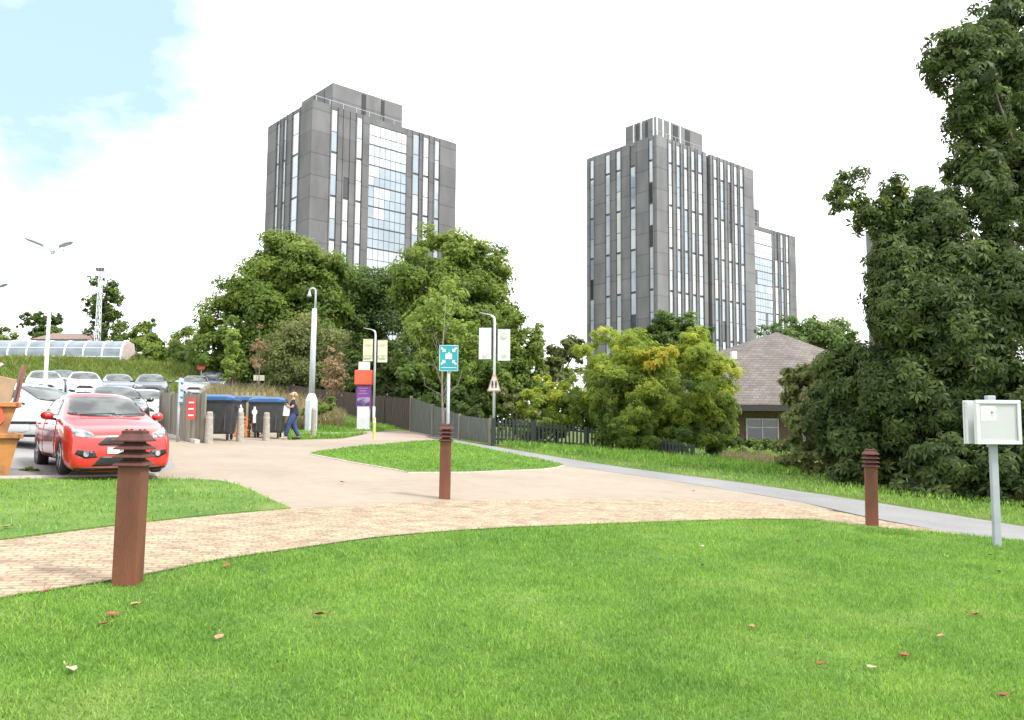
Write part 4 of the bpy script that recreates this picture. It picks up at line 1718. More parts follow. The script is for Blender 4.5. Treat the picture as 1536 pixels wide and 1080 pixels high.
    # mirrors
    for sg in (-1, 1):
        m = MB()
        c = Vector((X(1.62), sg * 1.0 * ws, z(1.02)))
        m.lathe([(.001, -.08), (.062, -.07), (.085, 0), (.082, .055), (.07, .062), (.001, .062)], c=(0, 0, 0), n=12, axis='x')
        m.v = [(c.x - v[0], c.y + v[1] * 1.35, c.z + v[2] * .95) for v in m.v]
        mr = m.build('mirror', mat, t, smooth=True)
        m = MB()
        m.tube((c.x, c.y - sg * .05, c.z - .04), (c.x + .05, sg * .86 * ws, z(.95)), .025, n=6)
        m.build('mirror_stalk', m_blk, mr)
    # tail lamps
    for sg in (-1, 1):
        project([(sg * .52 * ws, z(.86)), (sg * .55 * ws, z(.98)), (sg * .70 * ws, z(.98)), (sg * .74 * ws, z(.86))], 'front', bvh, .005, 'tail_light', m_tail, t, sign=-1, step=.06)
    return t


m_tail = M('red lamp lens', (.4, .02, .02), .2, coat=1.)
pr_red = paint('red car paint', (.50, .016, .012))
pr_white = paint('white car paint', (.68, .69, .70))
pr_silver = paint('silver car paint', (.38, .42, .46), .35)
pr_dark = paint('charcoal car paint', (.04, .045, .055), .3)
pr_blue = paint('dark blue car paint', (.025, .04, .11), .3)
pr_grey = paint('mid grey car paint', (.15, .165, .19), .3)
pr_black = paint('black car paint', (.015, .016, .02), .25)

p = pt(167, 716)
h = math.radians(-90 + 38)
fw = Vector((math.cos(h), math.sin(h), 0))
c = p - fw * 1.28
c.z = G(c.x, c.y)
car('red_hatchback', 'bright red hatchback parked facing the lawn behind the tall bollard', c, h, pr_red, plate='AY', group='cars in the car park').scale = (.925, .87, .93)


def far_car(name, label, u, d, head, mat, st=HATCH, zs=1., ws=1., full=False, drop=0.):
    g = gd(u, d)
    g.z -= drop
    return car(name, label, g, math.radians(head), mat, st, zs, ws, full)


far_car('white_estate_car', 'white estate car seen from the side between the skip and the red hatchback', 44, 18.6, -12, pr_white, ESTATE, .98, 1, True)
far_car('silver_car', 'silver-blue car in the back row behind the lamp column', 64, 42, -58, pr_silver, SALOON, 1.02, 1.0)
far_car('dark_blue_car', 'dark blue car tucked between the silver-blue and the white car', 91, 46, -60, pr_blue, HATCH, 1.03)
far_car('white_car', 'white car facing forward in the back row below the grass bank', 124, 43, -60, pr_white, HATCH, 1.04, .98)
far_car('grey_car', 'mid grey car in the back row right of the white one', 175, 46, -62, pr_grey, HATCH, 1.0)
far_car('black_car', 'black car whose dark roof shows just above the red hatchback', 172, 26, -60, pr_black, HATCH, 1.0)
far_car('charcoal_car', 'charcoal car at the right end of the back row', 225, 45.5, -64, pr_dark, HATCH, 1.04, 1.0)
far_car('white_car', 'small white car beside the timber fence, behind the red hatchback', 216, 31, -66, pr_white, HATCH, .95, .95)
far_car('silver_car', 'silver car parked by the long dark fence, beyond the bins', 292, 48, -70, pr_silver, HATCH, 1.0)
far_car('dark_blue_car', 'dark blue car beside the silver one near the long dark fence', 318, 49.5, -72, pr_blue, HATCH, 1.05)
# ------------------------------------------------------------------ tower blocks
def tower_wall_mat(name, col, col2):
    m = bpy.data.materials.new(name)
    m.use_nodes = True
    nt = m.node_tree
    b = nt.nodes['Principled BSDF']
    b.inputs['Roughness'].default_value = .8
    ge = nd(nt, 'ShaderNodeTexCoord')
    sp = nd(nt, 'ShaderNodeSeparateXYZ')
    nt.links.new(ge.outputs['Object'], sp.inputs[0])
    # storey joints
    dv = nd(nt, 'ShaderNodeMath', operation='DIVIDE')
    dv.inputs[1].default_value = 2.9
    nt.links.new(sp.outputs['Z'], dv.inputs[0])
    fr = nd(nt, 'ShaderNodeMath', operation='FRACT')
    nt.links.new(dv.outputs[0], fr.inputs[0])
    gt = nd(nt, 'ShaderNodeMath', operation='LESS_THAN')
    gt.inputs[1].default_value = .06
    nt.links.new(fr.outputs[0], gt.inputs[0])
    fl = nd(nt, 'ShaderNodeMath', operation='FLOOR')
    nt.links.new(dv.outputs[0], fl.inputs[0])
    # each storey a slightly different batch of brick, with weather streaks
    wn = nd(nt, 'ShaderNodeTexWhiteNoise', noise_dimensions='1D')
    nt.links.new(fl.outputs[0], wn.inputs['W'])
    no = nd(nt, 'ShaderNodeTexNoise')
    no.inputs['Scale'].default_value = 1.
    no.inputs['Detail'].default_value = 7
    mp = nd(nt, 'ShaderNodeMapping')
    mp.inputs['Scale'].default_value = (.5, .5, .22)
    nt.links.new(ge.outputs['Object'], mp.inputs[0])
    nt.links.new(mp.outputs[0], no.inputs['Vector'])
    rp = nd(nt, 'ShaderNodeValToRGB')
    rp.color_ramp.elements[0].position = .35
    rp.color_ramp.elements[1].position = .68
    rp.color_ramp.elements[0].color = c4(col2)
    rp.color_ramp.elements[1].color = c4(col)
    nt.links.new(no.outputs['Fac'], rp.inputs['Fac'])
    hs = nd(nt, 'ShaderNodeHueSaturation')
    mr = nd(nt, 'ShaderNodeMapRange')
    mr.inputs['To Min'].default_value = .88
    mr.inputs['To Max'].default_value = 1.1
    nt.links.new(wn.outputs['Value'], mr.inputs['Value'])
    sb = nd(nt, 'ShaderNodeMath', operation='MULTIPLY_ADD')
    sb.inputs[1].default_value = -.28
    nt.links.new(gt.outputs[0], sb.inputs[0])
    nt.links.new(mr.outputs[0], sb.inputs[2])
    nt.links.new(sb.outputs[0], hs.inputs['Value'])
    nt.links.new(rp.outputs['Color'], hs.inputs['Color'])
    nt.links.new(hs.outputs[0], b.inputs['Base Color'])
    return m


m_tw = tower_wall_mat('charcoal tower brick', (.145, .142, .148), (.103, .101, .106))
m_twl = tower_wall_mat('grey tower brick', (.170, .169, .175), (.125, .124, .129))
m_dkf = M('dark window frames', (.045, .046, .05), .5, scale=1)
m_gl = [M('sky-painted window glass', (.42, .46, .51), .08, col2=(.31, .35, .40), scale=.3, spec=1, coat=1.),  # white sky reflection painted into the pale base colour
        M('pale blind behind glass', (.55, .56, .57), .3, col2=(.45, .47, .48), scale=.4, coat=1.),
        M('blue grey glass', (.25, .31, .37), .06, col2=(.19, .24, .29), scale=.4, spec=1, coat=1.),
        M('dark glass', (.025, .03, .035), .08, scale=.5, coat=.6)]


class Face:
    """a vertical face frame: o = left-bottom corner, dr = direction, nn = outward normal"""

    def __init__(s, o, dr, nn):
        s.o, s.dr, s.nn = Vector(o), Vector(dr), Vector(nn)

    def p(s, a, out, z):
        q = s.o + s.dr * a + s.nn * out
        return (q.x, q.y, q.z + z)

    def box(s, mb, a0, a1, o0, o1, z0, z1, mi=None):
        vs = [s.p(a0, o0, z0), s.p(a1, o0, z0), s.p(a1, o1, z0), s.p(a0, o1, z0), s.p(a0, o0, z1), s.p(a1, o0, z1), s.p(a1, o1, z1), s.p(a0, o1, z1)]
        mb.add(vs, [(0, 3, 2, 1), (4, 5, 6, 7), (0, 1, 5, 4), (1, 2, 6, 5), (2, 3, 7, 6), (3, 0, 4, 7)], mi)


def window_strip(F, parent, a0, a1, z0, z1, floor, rng, weights, name='window_strip', ncol=1, out=.02, lo=0):
    """one tall ribbon of glazing: dark frame with glass children"""
    fm, gm = MB(), MB()
    F.box(fm, a0, a1, out - .06, out, z0, z1)
    nf = int(round((z1 - z0) / floor))
    fh = (z1 - z0) / nf
    wc = (a1 - a0) / ncol
    run = rng.choices(range(4), weights)[0]
    for k in range(nf):
        rowk = rng.choices(range(4), weights)[0]
        if rng.random() < .55:
            run = rowk
        for c in range(ncol):
            mi = run if rng.random() < .8 else rng.choices(range(4), weights)[0]
            gap = .10 if ncol == 1 else .035
            zb, zt = z0 + k * fh + ((.26 if k % 2 == 0 else .05) if ncol == 1 else .12), z0 + (k + 1) * fh - (.05 if ncol == 1 else .08)
            if ncol > 1:
                zm = zb + (zt - zb) * .45
                F.box(gm, a0 + c * wc + gap, a0 + (c + 1) * wc - gap, out, out + .03, zb, zm - .05, mi)
                F.box(gm, a0 + c * wc + gap, a0 + (c + 1) * wc - gap, out, out + .03, zm + .05, zt, mi if rng.random() < .8 else 1)
            else:
                F.box(gm, a0 + gap * .5, a1 - gap * .5, out, out + .03, zb, zt, mi)
    o = fm.build(name, m_dkf, parent)
    gm.build('glass', m_gl, o)
    return o


def cladding(F, wall, L, z0, z1, gaps, th=.45, out=0.):
    """brick piers between the ribbons"""
    a = 0
    for g0, g1 in sorted(gaps) + [(L, L)]:
        if g0 - a > .02:
            F.box(wall, a, g0, out - .02, out + th, z0, z1)
        a = max(a, g1)


def tower(label, corner, zbase, ztop, LR, LL, ang, spec, seed, mats):
    """corner: nearest ground corner; LR / LL lengths of the right and left faces; ang: bearing of the right face"""
    rng = random.Random(seed)
    t = thing('tower_block', label, 'tower block', (corner.x, corner.y, zbase))
    H = ztop - zbase
    dr = Vector((math.sin(ang), math.cos(ang), 0))
    dl = Vector((-math.cos(ang), math.sin(ang), 0))
    R = Face((0, 0, 0), dr, -dl)
    Lf = Face((0, 0, 0), dl, -dr)
    TH = .45
    core, wall = MB(), MB()
    vs = []
    for z in (0, H - .15):
        for a, b in ((0, 0), (LR, 0), (LR, LL), (0, LL)):
            q = dr * a + dl * b
            vs.append((q.x, q.y, z))
    core.add(vs, [(0, 3, 2, 1), (4, 5, 6, 7), (0, 1, 5, 4), (1, 2, 6, 5), (2, 3, 7, 6), (3, 0, 4, 7)])
    for F, key, L in ((R, 'right', LR), (Lf, 'left', LL)):
        gaps = [((a, b) if k_ in ('slot', 'glaze') else (a - .12, b + .12)) for a, b, k_ in spec[key]]
        cladding(F, wall, L, 0, H, gaps, TH)
        for a, b, kd in spec[key]:
            if kd == 'slot':
                continue
            if kd == 'glaze':
                window_strip(F, t, a, b, 1, H - .9, 2.9, rng, (4, 3, 5, .7), 'curtain_wall', 7, out=.34)
                F.box(wall, a + .01, b - .01, 0., TH - .05, H - .88, H - .01)
            else:
                a, b = a - .12, b + .12
                for e0 in (a - .17, b + .03):
                    F.box(wall, e0, e0 + .14, TH - .02, TH + .12, 0, H - .04)
                z1 = H - .5
                if kd == 'low':
                    z1 = H * .78
                    F.box(wall, a + .01, b - .01, 0, TH - .03, z1 + .02, H - .02)
                wts = (7, 4, 4, .25) if kd != 'dark' else (2, 2, 3, 3)
                window_strip(F, t, a + .02, b - .02, .6, z1, 2.9, rng, wts, out=.36)
                F.box(wall, a + .01, b - .01, 0., TH - .03, z1 + .01, H - .01) if kd != 'low' else None
    # corner return where the two faces' piers meet
    q0, q1 = -dl * TH, -dr * TH
    cn = [(0, 0), tuple((q0)[:2]), tuple((q0 + q1)[:2]), tuple(q1[:2])]
    wall.add([(x, y, 0) for x, y in cn] + [(x, y, H) for x, y in cn], [(0, 1, 2, 3), (4, 7, 6, 5), (0, 4, 5, 1), (1, 5, 6, 2), (2, 6, 7, 3), (3, 7, 4, 0)])
    # far end returns and roof edge
    core.build('core', m_dkf, t)
    bk = MB()
    E = Face(dr * LR, dl, dr)
    E.box(bk, -.44, LL + .02, .0, .4, 0, H - .02)
    B = Face(dl * LL, dr, dl)
    B.box(bk, -.44, LR + .38, .0, .4, 0, H - .03)
    bk.build('rear_wall', mats, t)
    wall.build('wall', mats, t)
    # roof plant room
    a0, a1, b0, b1, hh = spec['pent']
    pm = MB()
    PF = Face(dl * b0, dr, -dl)
    PF.box(pm, a0, a1, -(b1 - b0), 0, H - .15, H + hh)
    pen = pm.build('penthouse', mats, t)
    vm = MB()
    for f0, f1 in spec['vents']:
        PF.box(vm, a0 + (a1 - a0) * f0, a0 + (a1 - a0) * f1, 0, .05, H + .1, H + hh - .25)
    build_each(vm, 'vent', m_blk, pen)
    PS = Face(dr * a0 + dl * b0, dl, -dr)
    vm = MB()
    for f in (.25, .55):
        PS.box(vm, (b1 - b0) * f, (b1 - b0) * f + .45, 0, .05, H + .5, H + hh - .3)
    build_each(vm, 'vent', m_blk, pen)
    fm = MB()
    for f in spec.get('fins', ()):
        PF.box(fm, a0 + (a1 - a0) * f - .09, a0 + (a1 - a0) * f + .09, .0, .16, H - .1, H + hh + .05)
    for f in spec.get('sfins', ()):
        PS.box(fm, (b1 - b0) * f - .07, (b1 - b0) * f + .07, .0, .16, H - .1, H + hh + .05)
    if fm.v:
        build_each(fm, 'fin', m_white, pen)
    rm = MB()
    R.box(rm, .1, LR, -.1, -.04, H + .85, H + .9)
    for k in range(int(LR / 2)):
        R.box(rm, .3 + k * 2, .35 + k * 2, -.1, -.05, H - .1, H + .85)
    rm.build('roof_rail', m_galv, t)
    for (a, b, h2) in spec.get('aerials', ()):
        q = dr * a + dl * b
        am = MB()
        am.tube((q.x, q.y, H + hh - .1), (q.x, q.y, H + hh + h2), .05, .03, n=5)
        am.tube((q.x - .4, q.y, H + hh + h2 * .8), (q.x + .4, q.y, H + hh + h2 * .8), .03, n=4)
        am.build('aerial', m_galv, pen)
    return t


def solver(x0, y0, dr, v=200):
    """distance along a face for a photo column"""
    def f(u):
        r = ray(u, v)
        k = r.x / r.y
        return (k * y0 - x0) / (dr[0] - k * dr[1])
    return f


# left tower
A1 = math.radians(48)
c1 = Vector((pd(471, 160, 100).x, 100, 0))
top1 = pd(471, 152, 100).z
tr = solver(c1.x, c1.y, (math.sin(A1), math.cos(A1)))
tl = solver(c1.x, c1.y, (-math.cos(A1), math.sin(A1)))
LR1, LL1 = tr(679), tl(408)
sp1 = {'right': [(tr(496), tr(502.5), 'n'), (tr(515), tr(521), 'low'), (tr(534), tr(540), 'n'), (tr(552), tr(608), 'glaze'), (tr(618.5), tr(625.5), 'n'), (tr(634), tr(640), 'n'), (tr(651), tr(656), 'n')],
       'left': [(tl(453), tl(444), 'dark'), (tl(434), tl(431), 'n'), (tl(424), tl(421), 'n')],
       'pent': (tr(494) + 1, tr(610), 1.2, LL1 - 2, 3.9), 'vents': [(.40, .46), (.68, .73)]}
tower('charcoal tower block with a big glazed stair bay, above the central trees', c1, 0, top1, LR1, LL1, A1, sp1, 3, m_tw)

# middle tower
A2 = math.radians(50)
c2 = Vector((pd(984, 215, 105).x, 105, 0))
top2 = pd(983, 204, 105).z
tr = solver(c2.x, c2.y, (math.sin(A2), math.cos(A2)))
tl = solver(c2.x, c2.y, (-math.cos(A2), math.sin(A2)))
LR2, LL2 = tr(1123), tl(886)
sp2 = {'right': [(tr(999), tr(1003), 'n'), (tr(1011), tr(1015), 'n'), (tr(1022), tr(1026), 'n'), (tr(1033), tr(1037), 'n'), (tr(1043), tr(1048), 'n'), (tr(1055), tr(1061), 'slot'),
                 (tr(1066), tr(1070), 'n'), (tr(1076), tr(1080), 'n'), (tr(1087), tr(1090.5), 'n'), (tr(1096.5), tr(1100), 'n'), (tr(1105), tr(1109), 'n')],
       'left': [(tl(981), tl(977), 'dark'), (tl(955), tl(949), 'dark'), (tl(933), tl(928), 'n'), (tl(917), tl(912), 'n'), (tl(893), tl(889), 'n')],
       'pent': (1.0, tr(1061), .9, LL2 * .52, 3.3), 'vents': [(.36, .46), (.62, .72)], 'fins': (.02, .14, .28, .5), 'sfins': (.05, .45, .7), 'aerials': ((1.5, 1.5, 1.6), (9, 2, 1.2), (2, 5, 1.3))}
tower('grey tower block with closely spaced white window ribbons, behind the yellow-green bush', c2, 0, top2, LR2, LL2, A2, sp2, 8, m_twl)

# third tower, further away behind the middle one
A3 = math.radians(50)
e3 = Vector((pd(1189, 360, 175).x, 175, 0))
LR3 = 22.
c3 = e3 - Vector((math.sin(A3), math.cos(A3), 0)) * LR3
top3 = pd(1100, 330, c3.y).z
tr = solver(c3.x, c3.y, (math.sin(A3), math.cos(A3)), 360)
sp3 = {'right': [(tr(1129), tr(1155), 'glaze'), (tr(1159), tr(1163), 'n'), (tr(1168), tr(1171), 'dark'), (tr(1176), tr(1179), 'n')],
       'left': [(4, 4.8, 'n'), (7, 7.8, 'n')], 'pent': (3, tr(1146), 1.0, 8, 4.2), 'vents': [(.5, .6), (.8, .86)]}
tower('distant tower block partly hidden behind the middle tower, lowest of the skyline', c3, 0, top3, LR3, 11, A3, sp3, 5, m_tw)

# fourth tower, only glimpsed through the big tree
c4_ = Vector((pd(1357, 345, 210).x, 210, 0))
sp4 = {'right': [(4, 4.8, 'n'), (8, 13, 'glaze'), (15, 15.8, 'n')], 'left': [(3, 3.8, 'n')], 'pent': (4, 14, 1, 8, 4), 'vents': [(.4, .5)]}
tower('pale tower block barely glimpsed through the leaves of the big tree', c4_, 0, pd(1357, 336, 210).z, 21, 10, A3, sp4, 6, m_twl)

# ------------------------------------------------------------------ pavilion with the big shingle roof
def shingle_mat():
    m = bpy.data.materials.new('weathered shingles')
    m.use_nodes = True
    nt = m.node_tree
    b = nt.nodes['Principled BSDF']
    b.inputs['Roughness'].default_value = .85
    ge = nd(nt, 'ShaderNodeTexCoord')
    sp = nd(nt, 'ShaderNodeSeparateXYZ')
    nt.links.new(ge.outputs['Object'], sp.inputs[0])
    ad = nd(nt, 'ShaderNodeMath', operation='ADD')
    nt.links.new(sp.outputs['X'], ad.inputs[0])
    nt.links.new(sp.outputs['Y'], ad.inputs[1])
    cb_ = nd(nt, 'ShaderNodeCombineXYZ')
    nt.links.new(sp.outputs['X'], cb_.inputs['X'])
    nt.links.new(sp.outputs['Z'], cb_.inputs['Y'])
    br = nd(nt, 'ShaderNodeTexBrick')
    br.inputs['Scale'].default_value = 1
    br.inputs['Brick Width'].default_value = .42
    br.inputs['Row Height'].default_value = .17
    br.inputs['Mortar Size'].default_value = .02
    br.inputs['Color1'].default_value = (.150, .132, .118, 1)
    br.inputs['Color2'].default_value = (.108, .095, .084, 1)
    br.inputs['Mortar'].default_value = (.075, .062, .058, 1)
    nt.links.new(cb_.outputs[0], br.inputs['Vector'])
    no = nd(nt, 'ShaderNodeTexNoise')
    no.inputs['Scale'].default_value = .9
    no.inputs['Detail'].default_value = 7
    nt.links.new(ge.outputs['Object'], no.inputs['Vector'])
    mr = nd(nt, 'ShaderNodeMapRange')
    mr.inputs['From Min'].default_value = .3
    mr.inputs['From Max'].default_value = .7
    mr.inputs['To Min'].default_value = .75
    mr.inputs['To Max'].default_value = 1.2
    nt.links.new(no.outputs['Fac'], mr.inputs['Value'])
    hs = nd(nt, 'ShaderNodeHueSaturation')
    nt.links.new(mr.outputs[0], hs.inputs['Value'])
    nt.links.new(br.outputs['Color'], hs.inputs['Color'])
    nt.links.new(hs.outputs[0], b.inputs['Base Color'])
    return m


m_shing = shingle_mat()
ap = pd(1165, 498, 56)
ev = pd(1150, 607, 49)
g = Vector((ap.x, 56, G(ap.x, 56)))
t = thing('pavilion', 'low pavilion with a big brown-grey shingle roof behind the bushes', 'building', g)
za, ze = ap.z - g.z, ev.z - g.z
# roof: steep front slope, shallow ridge falling away to both sides
xL, xR = -9.5, 9.5
yE, yA = -7., 0.
roof = MB()
pts = {'a': (0, yA, za), 'l': (xL, yA + 1., za - 3.2), 'r': (xR, yA + 1., za - 3.2), 'el': (xL - .5, yE, ze), 'er': (xR + .5, yE, ze), 'em': (0, yE - .4, ze)}
bk_ = [(0, yA + 9, za), (xL, yA + 10, za - 3.2), (xR, yA + 10, za - 3.2)]
V_ = [pts['el'], pts['em'], pts['er'], pts['r'], pts['a'], pts['l']] + bk_
roof.add(V_, [(0, 1, 4, 5), (1, 2, 3, 4), (4, 3, 8, 6), (5, 4, 6, 7)])
ro = roof.build('roof', m_shing, t)
sl = ro.modifiers.new('thick', 'SOLIDIFY')
sl.thickness = .18
m = MB()
m.box((xL / 2 - .2, yE - .22, ze - .22), (9.9, .06, .34), .04 * -1)
m.box((xR / 2 + .2, yE - .22, ze - .22), (9.9, .06, .34), .04)
build_each(m, 'fascia', M('dark fascia board', (.03, .026, .024), .7), ro)
wall = MB()
wall.box((0, 1.5, ze / 2 - .3), (16, 12, ze - .1 + .4))
wall.build('wall', M('buff brick', (.19, .135, .085), .9, col2=(.13, .09, .06), scale=9, detail=6), t)
for k, x in enumerate((pd(1143, 640, 51.5).x - g.x, pd(1143, 640, 51.5).x - g.x + 3.4, 6.0)):
    m = MB()
    wd, hh = 2.1, 1.45
    y = -4.5
    for (cx, cz, sx, sz) in ((0, hh / 2 - .04, wd, .08), (0, -hh / 2 + .04, wd, .08), (-wd / 2 + .04, 0, .08, hh - .17), (wd / 2 - .04, 0, .08, hh - .17), (0, .0, .07, hh - .17), (0, .15, wd - .2, .06)):
        m.box((x + cx, y - .05 - (.01 if sz == .06 else 0), .95 + cz), (sx, .08, sz))
    wn_ = m.build('window', m_white, t)
    m = MB()
    m.box((x, y - .02, .95), (wd - .1, .03, hh - .1))
    m.build('pane', m_gl[3], wn_)
m = MB()
m.box((pd(1107, 533, 50).x - g.x, -5.0, pd(1107, 533, 51).z - g.z), (.3, .5, .5))
m.build('roof_vent', m_white, ro)

# small roof far behind the shelter
d = 88
a0, a1 = pd(96, 500, d), pd(132, 512, d)
g = Vector((a0.x, d, G(a0.x, d)))
t = thing('house', 'small house with a brown roof showing just above the plastic shelter', 'house', g)
w_ = 5.5
h1, h2 = pd(110, 513, d).z - g.z, pd(110, 500, d).z - g.z
m = MB()
m.box((1, 0, h1 / 2 - .2), (w_, 5, h1 + .4))
m.build('wall', M('cream render', (.4, .36, .3), .9), t)
m = MB()
m.loft([[(1 - w_ / 2 - .3, -2.8, h1), (1 + w_ / 2 + .3, -2.8, h1), (1 + w_ / 2 + .3, 2.8, h1), (1 - w_ / 2 - .3, 2.8, h1)],
        [(1 - w_ / 2 + .6, -.05, h2), (1 + w_ / 2 - .6, -.05, h2), (1 + w_ / 2 - .6, .05, h2), (1 - w_ / 2 + .6, .05, h2)]])
m.build('roof', M('brown roof tiles', (.2, .14, .12), .9, col2=(.16, .11, .095), scale=3), t)
m = MB()
m.box((1, -2.52, h1 - 1.1), (1.2, .06, 1.))
m.build('window', m_gl[3], t)
# ------------------------------------------------------------------ trees and bushes
def unit(rng, n):
    a = rng.normal(size=(n, 3))
    return a / np.linalg.norm(a, axis=1)[:, None]


def leaf_cloud(lobes, n_sub, n_leaf, leaf, rng, sub_r=.34, up=.5, aspect=.55, palmate=False, droop=0., origin=(0, 0, 0), inner=.35, flat=.72):
    """lobes (m,7): centre, radii, tint; sprays of leaves over every lobe; returns verts, quads, tint, spray centres"""
    lobes = np.array(lobes, float)
    wt = (lobes[:, 3] * lobes[:, 4] * lobes[:, 5]) ** .55
    li = rng.choice(len(lobes), n_sub, p=wt / wt.sum())
    L = lobes[li]
    d = unit(rng, n_sub)
    rad = inner + (1 - inner) * rng.random(n_sub) ** .55
    rad *= rng.uniform(.88, 1.15, n_sub)
    sc = L[:, :3] + d * L[:, 3:6] * rad[:, None]
    mean_r = (L[:, 3] * L[:, 4] * L[:, 5]) ** (1 / 3)
    sr = mean_r * sub_r * rng.uniform(.6, 1.35, n_sub)
    stint = L[:, 6] + rng.normal(0, .13, n_sub)
    w2 = sr ** 2
    si = rng.choice(n_sub, n_leaf, p=w2 / w2.sum())
    e = unit(rng, n_leaf)
    rr = rng.random(n_leaf) ** .45
    P_ = sc[si] + e * (sr[si] * rr)[:, None] * np.array([1, 1, flat])
    P_[:, 2] -= droop * rng.random(n_leaf) * sr[si]
    out = P_ - L[si, :3]
    out /= np.linalg.norm(out, axis=1)[:, None] + 1e-6
    nrm = out * .6 + e * .4 + np.array([0, 0, up]) + rng.normal(0, .34, (n_leaf, 3))
    nrm /= np.linalg.norm(nrm, axis=1)[:, None]
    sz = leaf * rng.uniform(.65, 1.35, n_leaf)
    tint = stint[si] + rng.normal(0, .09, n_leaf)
    if palmate:
        k = 5
        a = unit(rng, n_leaf)
        t0 = np.cross(nrm, a)
        t0 /= np.linalg.norm(t0, axis=1)[:, None] + 1e-9
        b0 = np.cross(nrm, t0)
        PP, NN, TT, SS, TI = [], [], [], [], []
        for j in range(k):
            an = (j - 2) * 1.02
            t = t0 * math.cos(an) + b0 * math.sin(an) - nrm * .35 - np.array([0, 0, droop * .5])
            t /= np.linalg.norm(t, axis=1)[:, None]
            s = sz * (.5 - .06 * abs(j - 2))
            PP.append(P_ + t * (s * .55)[:, None])
            NN.append(nrm)
            TT.append(t)
            SS.append(s)
            TI.append(tint)
        P_, nrm, T, sz, tint = np.concatenate(PP), np.concatenate(NN), np.concatenate(TT), np.concatenate(SS), np.concatenate(TI)
        aspect = .36
    else:
        a = unit(rng, n_leaf)
        T = np.cross(nrm, a)
        T /= np.linalg.norm(T, axis=1)[:, None] + 1e-9
        T[:, 2] -= droop
        T /= np.linalg.norm(T, axis=1)[:, None]
    B = np.cross(nrm, T)
    B /= np.linalg.norm(B, axis=1)[:, None] + 1e-9
    h = (sz * .5)[:, None]
    w = (sz * aspect * .5)[:, None]
    fold = nrm * (sz * .12)[:, None]
    n = len(P_)
    V = np.empty((n, 4, 3))
    V[:, 0] = P_ - T * h
    V[:, 1] = P_ - B * w + T * h * .12 + fold
    V[:, 2] = P_ + T * h
    V[:, 3] = P_ + B * w + T * h * .12 + fold
    V -= np.array(origin)
    return V.reshape(-1, 3), np.arange(n * 4).reshape(n, 4), np.clip(tint, 0, 1), sc


m_bark = M('bark', (.11, .085, .065), .95, col2=(.06, .048, .038), scale=9, detail=7, stretch=(1, 1, .2), bump=.5, bscale=30)
m_barkp = M('pale bark', (.2, .175, .14), .9, col2=(.13, .11, .09), scale=9, stretch=(1, 1, .2))
G_DARK = leaf_mat('dark green leaves', [(0, (0.049, 0.081, 0.025)), (.45, (0.078, 0.128, 0.029)), (.8, (0.138, 0.203, 0.043)), (1, (0.217, 0.261, 0.065))], .4)
G_MID = leaf_mat('mid green leaves', [(0, (0.068, 0.108, 0.024)), (.45, (0.114, 0.176, 0.031)), (.8, (0.202, 0.267, 0.047)), (1, (0.273, 0.312, 0.065))], .4)
G_OLIVE = leaf_mat('olive leaves', [(0, (0.093, 0.122, 0.037)), (.5, (0.150, 0.176, 0.058)), (1, (0.247, 0.247, 0.098))], .4)
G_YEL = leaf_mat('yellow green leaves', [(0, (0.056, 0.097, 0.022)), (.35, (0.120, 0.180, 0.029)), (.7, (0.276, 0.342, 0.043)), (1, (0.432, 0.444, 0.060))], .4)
G_AUT = leaf_mat('autumn leaves', [(0, (.36, .38, .05)), (.5, (.44, .34, .045)), (1, (.48, .2, .03))], .4)
G_BROWN = leaf_mat('dry brown leaves', [(0, (.17, .12, .065)), (.6, (.28, .2, .11)), (1, (.36, .27, .16))], .4)
G_CHEST = leaf_mat('chestnut leaves', [(0, (0.039, 0.062, 0.022)), (.4, (0.068, 0.103, 0.029)), (.75, (0.128, 0.174, 0.048)), (.95, (0.211, 0.242, 0.064)), (1, (0.368, 0.316, 0.070))], .4)
G_LIME = leaf_mat('lime young leaves', [(0, (.11, .17, .03)), (.6, (.19, .27, .05)), (1, (.26, .33, .08))], .42)
G_PALE = leaf_mat('pale distant leaves', [(0, (.07, .12, .035)), (.6, (.14, .21, .06)), (1, (.2, .26, .09))], .4)


def limbs(mb, base, top, r0, targets, rng, bend=.25):
    """trunk from base to top and limbs out to the targets"""
    base, top = Vector(base), Vector(top)
    n = 7
    pts, rs = [], []
    off = Vector((rng.normal(0, .12), rng.normal(0, .12), 0)) * (top - base).length * .15
    for k in range(n):
        f = k / (n - 1)
        pts.append(base + (top - base) * f + off * math.sin(f * PI))
        rs.append(r0 * (1.25 if k == 0 else 1) * (1 - .8 * f))
    mb.path(pts, rs, 8)
    for tg in targets:
        tg = Vector(tg)
        f = float(np.clip((tg.z - base.z) / max(top.z - base.z, .1) * .75 - .12, .12, .85))
        a = base + (top - base) * f + off * math.sin(f * PI)
        md = a + (tg - a) * .5 + Vector((0, 0, -.08 * (tg - a).length)) + Vector(rng.normal(0, .06, 3)) * (tg - a).length
        r = r0 * (1 - .8 * f) * .5
        mb.path([a, md, tg], [r, r * .6, r * .15], 6)


